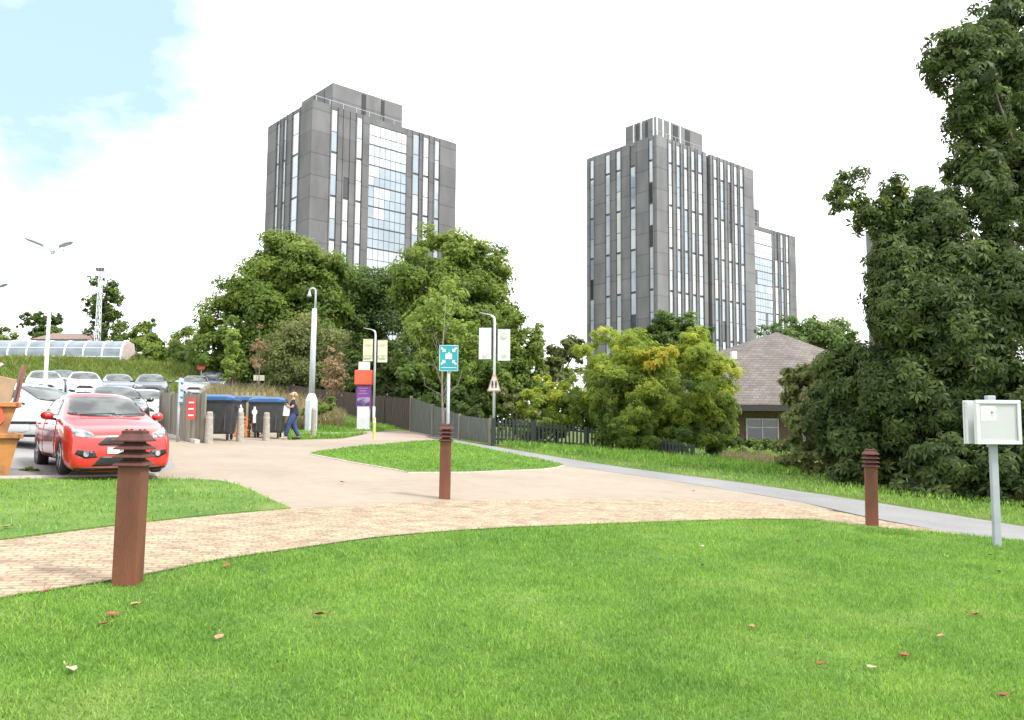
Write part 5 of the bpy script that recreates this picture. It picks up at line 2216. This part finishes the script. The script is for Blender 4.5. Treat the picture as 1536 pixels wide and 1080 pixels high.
def tree(name, label, base, lobes, n_sub, n_leaf, leaf, mat, seed, trunk_r=.2, top=None, cat='tree', group=None, bark=None, nlimb=14, stems=None, **kw):
    rng = np.random.default_rng(seed)
    t = thing(name, label, cat, base, 0, group)
    V, Q, T, sc = leaf_cloud(lobes, n_sub, n_leaf, leaf, rng, origin=base, **kw)
    fast_mesh('crown', V, Q, mat, T, t)
    mb = MB()
    lb = np.array(lobes)
    if top is None:
        k = np.average(lb[:, :3], axis=0, weights=lb[:, 3] ** 2)
        top = (k[0] * .6 + base[0] * .4, k[1] * .6 + base[1] * .4, lb[:, 2].max())
    o = Vector(base)
    tg = [Vector(s) - o for s in sc[rng.choice(len(sc), min(nlimb, len(sc)), replace=False)]]
    b0 = Vector((0, 0, -.3))
    if stems:
        for k in range(stems):
            a = 2 * PI * k / stems
            limbs(mb, b0 + Vector((math.cos(a) * .3, math.sin(a) * .3, 0)), Vector(lb[rng.integers(len(lb)), :3]) - o, trunk_r, tg[k::stems], rng)
    else:
        limbs(mb, b0, Vector(top) - o, trunk_r, tg, rng)
    mb.build('trunk', bark or m_bark, t, smooth=True)
    return t


def blob(u, v, d, ru, rv, tint=.5, rd=1.):
    """a lobe of foliage centred where photo position u,v lies at distance d"""
    p = pd(u, v, d)
    s = d / FPX
    return (p.x, p.y, p.z, ru * s, (ru + rv) / 2 * s * rd, rv * s, tint)


def gbase(u, d):
    g = gd(u, d)
    return (g.x, g.y, g.z)


# --- central group
tree('oak_tree', 'broad mid-green tree in front of the left tower', gbase(432, 56),
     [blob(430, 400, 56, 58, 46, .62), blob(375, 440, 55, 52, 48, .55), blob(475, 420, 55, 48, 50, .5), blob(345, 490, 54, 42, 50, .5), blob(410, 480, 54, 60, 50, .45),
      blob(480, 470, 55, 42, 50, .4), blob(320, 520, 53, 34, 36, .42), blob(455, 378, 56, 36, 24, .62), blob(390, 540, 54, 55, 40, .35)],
     420, 62000, .27, G_MID, 11, .4)
tree('dark_tree', 'dark green tree in the dip between the two big crowns', gbase(545, 60),
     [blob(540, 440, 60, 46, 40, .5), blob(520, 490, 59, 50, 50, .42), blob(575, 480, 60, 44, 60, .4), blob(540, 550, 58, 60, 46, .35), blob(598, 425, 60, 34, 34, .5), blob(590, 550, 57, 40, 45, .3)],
     280, 40000, .27, G_DARK, 12, .35)
tree('lime_tree', 'tall green tree at the right of the central group, behind the banner post', gbase(690, 48),
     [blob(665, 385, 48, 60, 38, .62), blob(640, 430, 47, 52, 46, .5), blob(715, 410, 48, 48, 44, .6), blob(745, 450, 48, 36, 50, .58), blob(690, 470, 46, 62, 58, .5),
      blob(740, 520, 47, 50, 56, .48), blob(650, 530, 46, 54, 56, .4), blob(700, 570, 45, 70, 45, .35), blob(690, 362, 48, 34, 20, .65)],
     420, 66000, .25, G_MID, 13, .36)
tree('hawthorn_tree', 'lower rounded green tree at the right foot of the central group', gbase(775, 43),
     [blob(780, 520, 43, 36, 44, .55), blob(755, 560, 42, 44, 44, .42), blob(795, 565, 43, 28, 40, .45), blob(730, 590, 42, 40, 36, .3)], 150, 20000, .22, G_MID, 14, .2)
tree('willow_bush', 'brownish olive bush behind the swan-neck lamp', gbase(455, 50),
     [blob(455, 505, 50, 46, 36, .55), blob(425, 530, 49, 36, 36, .45), blob(490, 530, 50, 40, 40, .5), blob(455, 560, 49, 56, 34, .35)], 200, 24000, .19, G_OLIVE, 15, .15, cat='bush', stems=4, droop=.7)
tree('understorey_bush', 'dark bushes filling the foot of the central trees behind the fences', gbase(600, 45.5),
     [blob(350, 560, 56, 50, 28, .35), blob(560, 580, 47, 46, 34, .3), blob(620, 575, 44, 40, 34, .3), blob(665, 600, 41, 36, 30, .32), blob(705, 615, 38, 34, 26, .35), blob(500, 572, 50, 40, 34, .3)],
     150, 14000, .3, G_DARK, 16, .12, cat='bush', stems=5)
tree('far_hedge', 'dark hedge line far beyond the fences, closing the gap under the trees', gbase(760, 66),
     [blob(u, 612 + (u % 3) * 4, 66, 46, 34, .35 + .1 * (u % 2)) for u in range(640, 960, 33)], 200, 15000, .34, G_DARK, 17, .12, cat='hedge', stems=8)
tree('far_hedge', 'dark hedge line behind the pavilion and the yellow-green bushes', gbase(1060, 78),
     [blob(u, 622 + (u % 3) * 4, 78, 46, 34, .35 + .1 * (u % 2)) for u in range(930, 1420, 35)], 200, 15000, .38, G_DARK, 18, .12, cat='hedge', stems=8)
# --- young trees
tree('young_tree', 'young green tree with a thin pale trunk, left of the swan-neck lamp', gbase(350, 40),
     [blob(350, 515, 40, 14, 22, .75), blob(350, 545, 40, 18, 22, .65), blob(347, 565, 40, 14, 12, .55)], 50, 2800, .17, G_LIME, 21, .05, bark=m_barkp, nlimb=8)
tree('young_tree', 'bare thin sapling with a few brown leaves behind the bins', gbase(386, 40),
     [blob(388, 530, 40, 10, 30, .4), blob(385, 500, 40, 6, 20, .5)], 24, 500, .14, G_BROWN, 22, .045, bark=m_barkp, nlimb=8)
tree('young_tree', 'brown-leaved sapling right of the swan-neck lamp', gbase(500, 39.5),
     [blob(500, 540, 39.5, 15, 22, .6), blob(500, 570, 39.5, 20, 20, .5), blob(497, 590, 39.5, 14, 12, .45)], 60, 1500, .13, G_BROWN, 23, .05, bark=m_barkp, nlimb=10)
tree('young_tree', 'light green young tree rising above the teal sign', gbase(667, 33.5),
     [blob(668, 450, 36, 30, 34, .75), blob(645, 490, 36, 36, 36, .7), blob(690, 500, 36, 34, 36, .66), blob(660, 540, 36, 38, 30, .6), blob(700, 545, 36, 26, 24, .5)], 120, 7000, .18, G_LIME, 24, .055, bark=m_barkp, nlimb=14)
# --- left background
tree('ragged_tree', 'ragged upright tree behind the lattice mast', gbase(155, 82),
     [blob(150, 440, 82, 22, 26, .4), blob(168, 455, 82, 24, 22, .45), blob(140, 470, 82, 22, 16, .4), blob(160, 490, 82, 30, 24, .45), blob(130, 455, 82, 10, 12, .4), blob(175, 505, 80, 22, 18, .5), blob(145, 420, 82, 12, 10, .4)],
     110, 6500, .34, G_DARK, 31, .3, sub_r=.3)
tree('pine_tree', 'flat-topped dark tree beyond the plastic shelter', gbase(64, 95),
     [blob(50, 480, 95, 22, 9, .35), blob(75, 480, 95, 20, 10, .35), blob(62, 474, 95, 14, 7, .35), blob(85, 490, 95, 12, 9, .4), blob(34, 488, 95, 10, 6, .35), blob(70, 502, 93, 24, 12, .55)],
     80, 4200, .36, G_DARK, 32, .25, sub_r=.3)
tree('round_tree', 'small green tree right of the ragged one', gbase(215, 74),
     [blob(215, 505, 74, 22, 20, .6), blob(225, 490, 74, 10, 12, .5), blob(200, 520, 74, 16, 16, .55), blob(235, 520, 73, 22, 20, .5)], 80, 5000, .32, G_MID, 33, .2)
tree('hedge', 'dark rounded hedge at the end of the grass bank', gbase(235, 60),
     [blob(230, 540, 60, 28, 22, .4), blob(262, 540, 58, 26, 28, .42), blob(290, 545, 57, 28, 28, .4), blob(285, 515, 60, 26, 26, .55), blob(205, 545, 62, 18, 16, .4)], 150, 12000, .26, G_MID, 34, .12, cat='hedge', stems=5)
tree('round_tree', 'low green tree at the left margin beyond the shelter', gbase(2, 92), [blob(0, 505, 92, 26, 12, .5), blob(-20, 498, 92, 26, 14, .5)], 40, 2600, .36, G_MID, 35, .2)
# --- right of centre
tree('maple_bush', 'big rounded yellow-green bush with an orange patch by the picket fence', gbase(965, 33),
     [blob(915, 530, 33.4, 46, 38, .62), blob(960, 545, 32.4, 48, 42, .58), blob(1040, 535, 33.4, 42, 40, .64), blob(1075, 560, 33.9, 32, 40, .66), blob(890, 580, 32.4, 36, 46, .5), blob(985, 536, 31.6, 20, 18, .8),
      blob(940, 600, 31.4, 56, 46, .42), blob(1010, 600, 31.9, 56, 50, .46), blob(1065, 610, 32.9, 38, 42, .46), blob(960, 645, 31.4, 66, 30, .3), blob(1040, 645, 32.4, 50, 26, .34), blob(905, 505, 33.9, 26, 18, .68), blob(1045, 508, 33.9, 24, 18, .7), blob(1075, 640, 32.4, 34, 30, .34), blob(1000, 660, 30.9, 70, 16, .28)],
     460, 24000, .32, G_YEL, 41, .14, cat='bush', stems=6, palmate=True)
tree('yellow_bush', 'smaller yellow-green bush left of the big rounded bush, behind the pickets', gbase(820, 34.5),
     [blob(825, 590, 34.5, 36, 28, .68), blob(800, 610, 34, 28, 24, .6), blob(845, 615, 34, 30, 28, .52), blob(866, 575, 35, 24, 30, .5), blob(868, 610, 34.5, 24, 28, .45), blob(815, 640, 33.5, 48, 20, .4), blob(760, 650, 32.5, 22, 14, .5)], 110, 9500, .17, G_YEL, 42, .07, cat='bush', stems=4)
tree('shrub', 'grey-green shrub against the light between the central trees and the yellow bushes', gbase(770, 38),
     [blob(850, 530, 48, 26, 24, .45), blob(838, 560, 46, 26, 28, .45), blob(770, 600, 38, 26, 26, .4), blob(868, 520, 50, 20, 20, .4)], 80, 7000, .24, G_OLIVE, 43, .1, cat='bush', stems=3)
tree('conifer_tree', 'dark green tree behind the big yellow-green bush, before the middle tower', gbase(1010, 62),
     [blob(1010, 488, 62, 32, 22, .5), blob(1000, 510, 62, 38, 26, .42), blob(1040, 510, 62, 34, 24, .45), blob(975, 515, 62, 24, 24, .35)], 100, 9000, .33, G_DARK, 44, .25)
tree('far_tree', 'pale green trees beyond the pavilion roof', gbase(1215, 90),
     [blob(1180, 490, 90, 34, 14, .45), blob(1225, 488, 90, 34, 18, .7), blob(1255, 500, 90, 30, 24, .7), blob(1155, 498, 90, 22, 12, .4), blob(1190, 512, 90, 50, 20, .45), blob(1245, 515, 90, 46, 26, .5)], 170, 13000, .36, G_PALE, 45, .2)
tree('hedge', 'low clipped green hedge below the pavilion window', gbase(1120, 41),
     [blob(1110, 665, 41, 30, 11, .45), blob(1150, 668, 41, 30, 11, .45), blob(1080, 668, 41, 20, 10, .4), blob(1185, 668, 40, 24, 14, .4), blob(1085, 672, 33, 34, 14, .5), blob(1130, 680, 33, 30, 12, .45)], 90, 7000, .13, G_DARK, 46, .05, cat='hedge', stems=4)
# --- the big dark mass on the right
tree('chestnut_tree', 'towering dark chestnut tree filling the upper right, branches over the lawn', gbase(1580, 24),
     [blob(1440, 85, 23, 48, 46, .34), blob(1425, 60, 22.5, 34, 26, .36), blob(1455, 125, 22.5, 40, 36, .32), blob(1442, 165, 22.5, 26, 26, .36), blob(1470, 215, 22.5, 40, 34, .34), blob(1490, 60, 23, 40, 40, .32), blob(1475, 255, 22.3, 40, 30, .34), blob(1500, 30, 24, 44, 50, .34), blob(1420, 85, 22.5, 34, 32, .3), blob(1475, 170, 23, 48, 46, .34), blob(1520, 120, 24, 60, 70, .3), blob(1445, 235, 23, 34, 36, .38),
      blob(1530, 250, 23, 70, 66, .34), blob(1480, 290, 22, 50, 44, .34), blob(1600, 100, 25, 80, 90, .3), blob(1620, 260, 24, 80, 80, .3), blob(1590, -60, 25, 90, 70, .34), blob(1620, 420, 23, 80, 80, .3),
      blob(1520, 370, 22, 56, 60, .3), blob(1490, -20, 24, 20, 30, .4)],
     760, 22000, .50, G_CHEST, 51, .42, palmate=True, nlimb=26, sub_r=.36, flat=.9, up=.36, droop=.5, top=(pd(1600, 60, 25).x, 25, pd(1600, 60, 25).z))
tree('sycamore_tree', 'dark spreading tree with one long branch reaching left towards the towers', gbase(1400, 22.5),
     [blob(1390, 335, 22, 60, 44, .38), blob(1345, 400, 21.5, 44, 56, .4), blob(1420, 410, 21.5, 66, 60, .34), blob(1360, 460, 21, 54, 56, .42), blob(1440, 480, 21, 66, 60, .36), blob(1335, 350, 21.5, 26, 20, .4),
      blob(1312, 318, 21.5, 32, 17, .5), blob(1288, 300, 21.5, 16, 30, .5), blob(1262, 272, 21.5, 18, 18, .5), blob(1252, 300, 21.5, 13, 26, .5), blob(1282, 260, 21.5, 24, 13, .5), blob(1336, 280, 21.5, 20, 24, .5), blob(1322, 300, 21.5, 16, 20, .5), blob(1298, 335, 21.5, 22, 16, .5), blob(1262, 315, 21.5, 10, 12, .5), blob(1345, 310, 21.5, 24, 22, .45), blob(1500, 440, 21, 60, 60, .32), blob(1405, 300, 22.5, 34, 26, .36)],
     680, 18500, .42, G_CHEST, 52, .26, palmate=True, nlimb=28, sub_r=.36, flat=.9, up=.36, droop=.5, top=(pd(1400, 400, 22).x, 22, pd(1400, 400, 22).z))
tree('laurel_thicket', 'dense dark thicket of large drooping leaves behind the right-hand bollard', gbase(1370, 21.5),
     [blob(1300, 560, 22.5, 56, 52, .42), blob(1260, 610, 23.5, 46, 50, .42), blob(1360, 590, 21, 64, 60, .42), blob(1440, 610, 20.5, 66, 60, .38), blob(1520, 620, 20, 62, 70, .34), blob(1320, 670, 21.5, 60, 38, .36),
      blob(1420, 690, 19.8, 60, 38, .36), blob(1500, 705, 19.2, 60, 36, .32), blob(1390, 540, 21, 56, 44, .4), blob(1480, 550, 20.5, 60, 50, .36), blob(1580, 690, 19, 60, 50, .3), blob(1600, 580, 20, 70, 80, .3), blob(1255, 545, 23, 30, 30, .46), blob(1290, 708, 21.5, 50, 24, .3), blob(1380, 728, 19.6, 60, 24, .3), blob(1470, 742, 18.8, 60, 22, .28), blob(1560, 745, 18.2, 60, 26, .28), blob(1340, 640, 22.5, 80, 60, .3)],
     600, 19000, .44, G_CHEST, 53, .1, cat='bush', stems=7, palmate=True, sub_r=.36, flat=.9, up=.36, droop=.5)
tree('laurel_bush', 'lighter shrubs at the left foot of the dark thicket, hiding the pavilion corner', gbase(1200, 26),
     [blob(1210, 580, 26, 30, 40, .6), blob(1185, 570, 26.5, 18, 30, .62), blob(1215, 640, 25.5, 34, 36, .5), blob(1190, 680, 25.5, 30, 22, .45), blob(1235, 690, 24.5, 34, 24, .42), blob(1235, 620, 25, 28, 40, .5)],
     130, 11000, .2, G_OLIVE, 54, .07, cat='bush', stems=5, droop=.4)

# ------------------------------------------------------------------ rough grass, dry grass
blades('verge_grass', P((700, 661), (760, 668), (880, 674), (960, 681), (1040, 689), (1200, 702), (1200, 712), (1100, 706), (960, 692), (800, 674)), 6000, 20, .22, .03, 61, vis=False)
_t = [o for o in COL.objects if o.name.startswith('maple_bush')][0]
V, Q, T, _ = leaf_cloud([blob(980, 538, 31.0, 24, 18, .1), blob(975, 548, 30.7, 9, 8, .7), blob(1003, 527, 31.2, 14, 10, .05)], 44, 480, .34, np.random.default_rng(9), origin=_t.location, palmate=True)
fast_mesh('autumn_leaves', V, Q, G_AUT, T, _t)
dry1 = [gd(455, 37), gd(515, 37), gd(515, 43), gd(455, 44)]
rngd = np.random.default_rng(5)


def tufts(name, poly, n, h, wd, seed, mat, lean=.5):
    o = blades(name, [(p.x, p.y) if hasattr(p, 'x') else p for p in poly], n, 400, h, wd, seed, vis=False, mat=mat, lift=-.03)
    return o


tufts('dry_grass', dry1, 5000, .55, .025, 71, m_tall)
tufts('dry_grass', [gd(318, 33.5), gd(470, 33.5), gd(470, 41), gd(310, 44)], 12000, 1.05, .03, 72, m_tall)
tufts('dry_grass', P((1090, 694), (1160, 702), (1200, 700), (1150, 690), (1080, 686)), 3000, .4, .02, 73, m_tall)
tufts('bank_grass', [(-50, 49), gd(320, 46), gd(320, 56), (-50, 62)], 30000, .4, .05, 74, m_bank)
tufts('back_verge_grass', P((430, 659), (432, 640), (520, 632), (600, 640), (560, 648), (500, 657)), 9000, .16, .025, 75, m_blade)
tree('weed_bush', 'bright green weeds growing around the foot of the swan-neck lamp', gbase(478, 34), [blob(480, 612, 34, 16, 12, .6), blob(462, 622, 33.5, 10, 9, .6), blob(495, 605, 34.5, 10, 12, .6)], 30, 1800, .12, G_MID, 76, .02, cat='plant', stems=3)

tree('weed_plant', 'small green weed growing by the kerb between the skip and the red car', gbase(46, 13.6), [blob(46, 706, 13.6, 14, 6, .6), blob(38, 709, 13.6, 8, 4, .5)], 20, 700, .07, G_MID, 77, .008, cat='plant', stems=3)
# ------------------------------------------------------------------ fallen leaves on the lawn
m_fl = [M('rust brown dead leaf', (.27, .085, .03), .7, col2=(.16, .055, .025), scale=30), M('tan dead leaf', (.38, .22, .11), .7, col2=(.26, .15, .08), scale=30), M('pale dead leaf', (.45, .38, .24), .7, col2=(.34, .27, .16), scale=30)]
fallen = [(168, 933, 0.088, 0, 'orange-brown leaf lying just in front of the tall bollard'), (155, 947, 0.068, 0, 'rusty leaf below the orange one in front of the tall bollard'),
          (203, 917, 0.061, 1, 'pinkish tan leaf right below the foot of the tall bollard'), (478, 932, 0.088, 0, 'curled red-brown leaf alone in the left half of the lawn'),
          (327, 968, 0.068, 1, 'tan leaf between the tall bollard and the curled red-brown leaf'), (105, 1018, 0.068, 2, 'pale tan leaf lowest in the left part of the lawn'),
          (66, 897, 0.061, 0, 'small rusty leaf at the lawn edge left of the tall bollard'), (340, 857, 0.075, 0, 'brown leaf at the lawn edge beside the setts right of the tall bollard'),
          (1053, 826, 0.061, 2, 'pale yellowish leaf near the top of the lawn'), (1054, 855, 0.054, 0, 'small reddish leaf just below the pale yellowish one'),
          (1197, 816, 0.061, 0, 'dark red leaf high on the lawn left of the slim bollard'), (1463, 930, 0.088, 0, 'orange-brown leaf right of the lawn below the notice cabinet'),
          (1356, 994, 0.082, 0, 'dark rust leaf low on the right part of the lawn'), (1412, 964, 0.054, 1, 'faint tan leaf between the two rust leaves at right'),
          (1128, 950, 0.061, 1, 'faint tan leaf in the middle of the lawn'), (1308, 1013, 0.061, 2, 'whitish leaf near the dark rust leaf'),
          (1420, 841, 0.054, 2, 'tiny pale leaf left of the notice cabinet post'), (1484, 838, 0.061, 0, 'rusty leaf at the foot of the notice cabinet post'), (1500, 864, 0.075, 1, 'tan leaf below the notice cabinet post'),
          (1232, 1008, 0.061, 0, 'small brown leaf low in the middle right of the lawn'), (1506, 1056, 0.068, 0, 'brown leaf at the bottom right of the lawn'), (512, 727, .09, 0, 'dark dead leaf alone on the beige forecourt'), (1040, 740, .09, 0, 'small brown leaf on the forecourt near the setts'), (10, 797, 0.082, 1, 'tan leaf on the left lawn near the setts')]
rng = random.Random(3)
for u, v, s, mi, lb in fallen:
    p = pt(u, v)
    N = 9
    mb = MB()
    pts = []
    for k in range(N):
        a = 2 * PI * k / N
        r = s * .5 * (1 + .35 * math.cos(5 * a / 2 + .3) * (k % 2)) * rng.uniform(.75, 1.1)
        x, y = r * math.cos(a) * 1.15, r * math.sin(a) * .75
        pts.append((x, y, .012 + .9 * (y * y) / s * .5 + rng.uniform(0, .006)))
    vs = [(0, 0, .006)] + pts + [(s * .55, .004, .02), (s * .9, .0, .035), (s * .9, .006, .03)]
    mb.add(vs, [(0, k + 1, (k + 1) % N + 1) for k in range(N)] + [(1, N + 1, N + 2, N + 3)])
    o = mb.build('fallen_leaf', m_fl[mi], loc=p + Vector((0, 0, .04)), rz=rng.uniform(0, 6))
    sl = o.modifiers.new('thick', 'SOLIDIFY')
    sl.thickness = .002
    o.rotation_euler = (rng.uniform(-.2, .2), rng.uniform(-.3, .3), rng.uniform(0, 6))
    tag(o, lb, 'leaf', 'fallen leaves on the lawn')
# ------------------------------------------------------------------ person
m_skin = M('skin', (.45, .26, .19), .55, col2=(.40, .22, .16), scale=20)
m_hair = M('blond hair', (.50, .40, .24), .6, col2=(.36, .27, .15), scale=30, stretch=(1, 1, .2))
m_navy = M('navy top', (.014, .016, .04), .85, col2=(.01, .011, .028), scale=12)
m_jean = M('blue denim', (.035, .065, .17), .85, col2=(.02, .04, .11), scale=10, detail=6)
m_shoe = M('pale shoe', (.42, .38, .34), .7)
m_shoed = M('dark shoe', (.03, .03, .035), .7)


def skin_mesh(name, verts, edges, radii, mat, parent, sub=2, root=0):
    me = bpy.data.meshes.new(name)
    me.from_pydata(verts, edges, [])
    o = bpy.data.objects.new(name, me)
    COL.objects.link(o)
    o.parent = parent
    sk = o.modifiers.new('skin', 'SKIN')
    sk.use_smooth_shade = True
    sk.branch_smoothing = .6
    lay = me.skin_vertices[0] if me.skin_vertices else None
    if lay is None:
        bpy.context.view_layer.objects.active = o
        bm = bmesh.new()
        bm.from_mesh(me)
        bm.verts.layers.skin.verify()
        bm.to_mesh(me)
        bm.free()
        lay = me.skin_vertices[0]
    for i, r in enumerate(radii):
        rr = r if isinstance(r, tuple) else (r, r)
        lay.data[i].radius = rr
        lay.data[i].use_root = (i == root)
    s = o.modifiers.new('sub', 'SUBSURF')
    s.levels = s.render_levels = sub
    bake(o)
    o.data.materials.clear()
    o.data.materials.append(mat)
    o.data.polygons.foreach_set('use_smooth', [True] * len(o.data.polygons))
    return o


class Sk:
    def __init__(s):
        s.v, s.e, s.r = [], [], []

    def a(s, p, r, to=None):
        s.v.append(p)
        s.r.append(r)
        if to is not None:
            s.e.append((to, len(s.v) - 1))
        return len(s.v) - 1


# local frame: faces +x, left is +y, height 1.68 m
g = pt(439, 659)
per = thing('person', 'x', 'person', g, math.radians(195))
per.scale = (1.18, 1.15, .95)
per['label'] = 'blond person in navy top and blue jeans reading a sheet of paper beside the bins'
b = Sk()
pel = b.a((0, 0, .93), (.10, .10))
sp = b.a((.0, 0, 1.10), (.10, .10), pel)
ch = b.a((.0, 0, 1.27), (.115, .105), sp)
nk0 = b.a((.0, 0, 1.42), (.06, .06), ch)
nk = b.a((.025, 0, 1.475), (.048, .048), nk0)
h0 = b.a((.055, 0, 1.535), (.062, .066), nk)
h1 = b.a((.045, 0, 1.60), (.078, .088), h0)
h2 = b.a((.03, 0, 1.665), (.06, .065), h1)
b.a((.145, 0, 1.575), (.012, .014), h1)      # nose
for sg in (-1, 1):
    b.a((.04, sg * .088, 1.585), (.012, .018), h1)   # ears
hand_info = []
for sg in (-1, 1):
    sh = b.a((.0, sg * .165, 1.385), (.055, .055), ch)
    el = b.a((.03, sg * .22, 1.12), (.042, .042), sh)
    wr = b.a((.235, sg * .125, 1.20), (.027, .024), el)
    pm = b.a((.30, sg * .10, 1.225), (.032, .018), wr)
    # fingers: bent round the sheet
    for k in range(4):
        dy = (k - 1.5) * .0175
        ln = (.075, .086, .08, .062)[k]
        f1 = b.a((.335, sg * (.09 + .0) - dy * .3, 1.222 + dy), .0085, pm)
        f2 = b.a((.335 + ln * .45, sg * .075 - dy * .3, 1.228 + dy), .008, f1)
        b.a((.335 + ln * .62, sg * .055, 1.240 + dy), .0068, f2)
    t1 = b.a((.30, sg * .075, 1.255), .010, wr)
    b.a((.335, sg * .062, 1.268), .0085, t1)
for sg, fx, kx in ((1, .20, .14), (-1, -.16, -.02)):
    hp = b.a((.01, sg * .085, .86), (.066, .066), pel)
    kn = b.a((kx, sg * .095, .50), (.048, .048), hp)
    an = b.a((fx - .01, sg * .09, .085), (.036, .036), kn)
    he = b.a((fx - .045, sg * .09, .04), (.034, .034), an)
    bl_ = b.a((fx + .11, sg * .1, .03), (.036, .026), an)
    b.a((fx + .18, sg * .1, .026), (.028, .02), bl_)
body = skin_mesh('body', b.v, b.e, b.r, m_skin, per, 2)
# top
s = Sk()
a00 = s.a((0, 0, .80), (.175, .155))
a0 = s.a((0, 0, .92), (.18, .16), a00)
a1 = s.a((.01, 0, 1.08), (.175, .15), a0)
a2 = s.a((.005, 0, 1.27), (.185, .145), a1)
a3 = s.a((.0, 0, 1.42), (.075, .075), a2)
for sg in (-1, 1):
    q = s.a((.0, sg * .168, 1.385), (.07, .07), a2)
    s.a((.022, sg * .208, 1.20), (.062, .062), q)
skin_mesh('shirt', s.v, s.e, s.r, m_navy, per, 2)
# jeans
s = Sk()
a0 = s.a((0, 0, 1.0), (.15, .13))
a1 = s.a((.0, 0, .88), (.158, .14), a0)
for sg, fx, kx in ((1, .20, .14), (-1, -.16, -.02)):
    q = s.a((.01, sg * .095, .78), (.115, .115), a1)
    k = s.a((kx, sg * .095, .50), (.085, .085), q)
    k2 = s.a(((kx + fx) / 2, sg * .093, .28), (.073, .073), k)
    s.a((fx - .012, sg * .09, .09), (.056, .056), k2)
skin_mesh('jeans', s.v, s.e, s.r, m_jean, per, 2)
for sg, fx, mt in ((1, .20, m_shoe), (-1, -.16, m_shoed)):
    s = Sk()
    a0 = s.a((fx - .06, sg * .09, .048), (.044, .046))
    a1 = s.a((fx + .02, sg * .093, .05), (.046, .048), a0)
    a2 = s.a((fx + .12, sg * .1, .04), (.046, .034), a1)
    s.a((fx + .19, sg * .1, .034), (.034, .024), a2)
    skin_mesh('shoe', s.v, s.e, s.r, mt, per, 1)
s = Sk()
a0 = s.a((.0, 0, 1.635), (.09, .098))
a1 = s.a((.04, 0, 1.685), (.075, .075), a0)
a2 = s.a((-.045, 0, 1.60), (.075, .092), a0)
s.a((-.055, 0, 1.50), (.055, .08), a2)
for sg in (-1, 1):
    k = s.a((.03, sg * .085, 1.63), (.03, .02), a0)
    s.a((.02, sg * .092, 1.545), (.03, .016), k)
skin_mesh('hair', s.v, s.e, s.r, m_hair, per, 2)
m = MB()
for sg in (-1, 1):
    m.lathe([(.001, -.006), (.009, -.003), (.009, .003), (.001, .006)], c=(.118, sg * .031, 1.602), n=8, axis='x')
build_each(m, 'eye', m_black, per)
m = MB()
m.box((.117, 0, 1.538), (.012, .045, .008))
m.build('mouth', M('lips', (.36, .14, .12), .5), per)
m = MB()
m.lathe([(.155, 1.06), (.155, 1.10)], c=(.012, 0, 0), n=20, caps=False)
m.v = [(v[0], v[1] * 1.02, v[2]) for v in m.v]
# held sheet and bag
rot = Matrix.Rotation(math.radians(195), 4, 'Z')
hp = g + (rot @ Vector((.385, .0, 1.24)))
o = tag(MB().box((0, 0, 0), (.012, .24, .33)).build('paper_sheet', m_paper, loc=hp, rz=math.radians(195)), 'white sheet of paper held up by the person beside the bins', 'paper')
o.rotation_euler = (0, .35, math.radians(195))
bgc = g + (rot @ Vector((.26, .14, .98)))
m = MB()
m.loft([[(-.12, -.05, -.2), (.12, -.05, -.2), (.12, .05, -.2), (-.12, .05, -.2)], [(-.15, -.06, 0), (.15, -.06, 0), (.15, .06, 0), (-.15, .06, 0)], [(-.13, -.02, .16), (.13, -.02, .16), (.13, .02, .16), (-.13, .02, .16)]])
t = thing('carrier_bag', 'white bag hanging from the arm of the person beside the bins', 'bag', bgc, math.radians(195))
m.build('bag_body', m_paper, t, bevel=.015)
m = MB()
m.path([(-.07, 0, .15), (-.05, .0, .215), (0, 0, .235), (.05, 0, .215), (.07, 0, .15)], [.008] * 5, 6)
m.build('handle', m_paper, t)
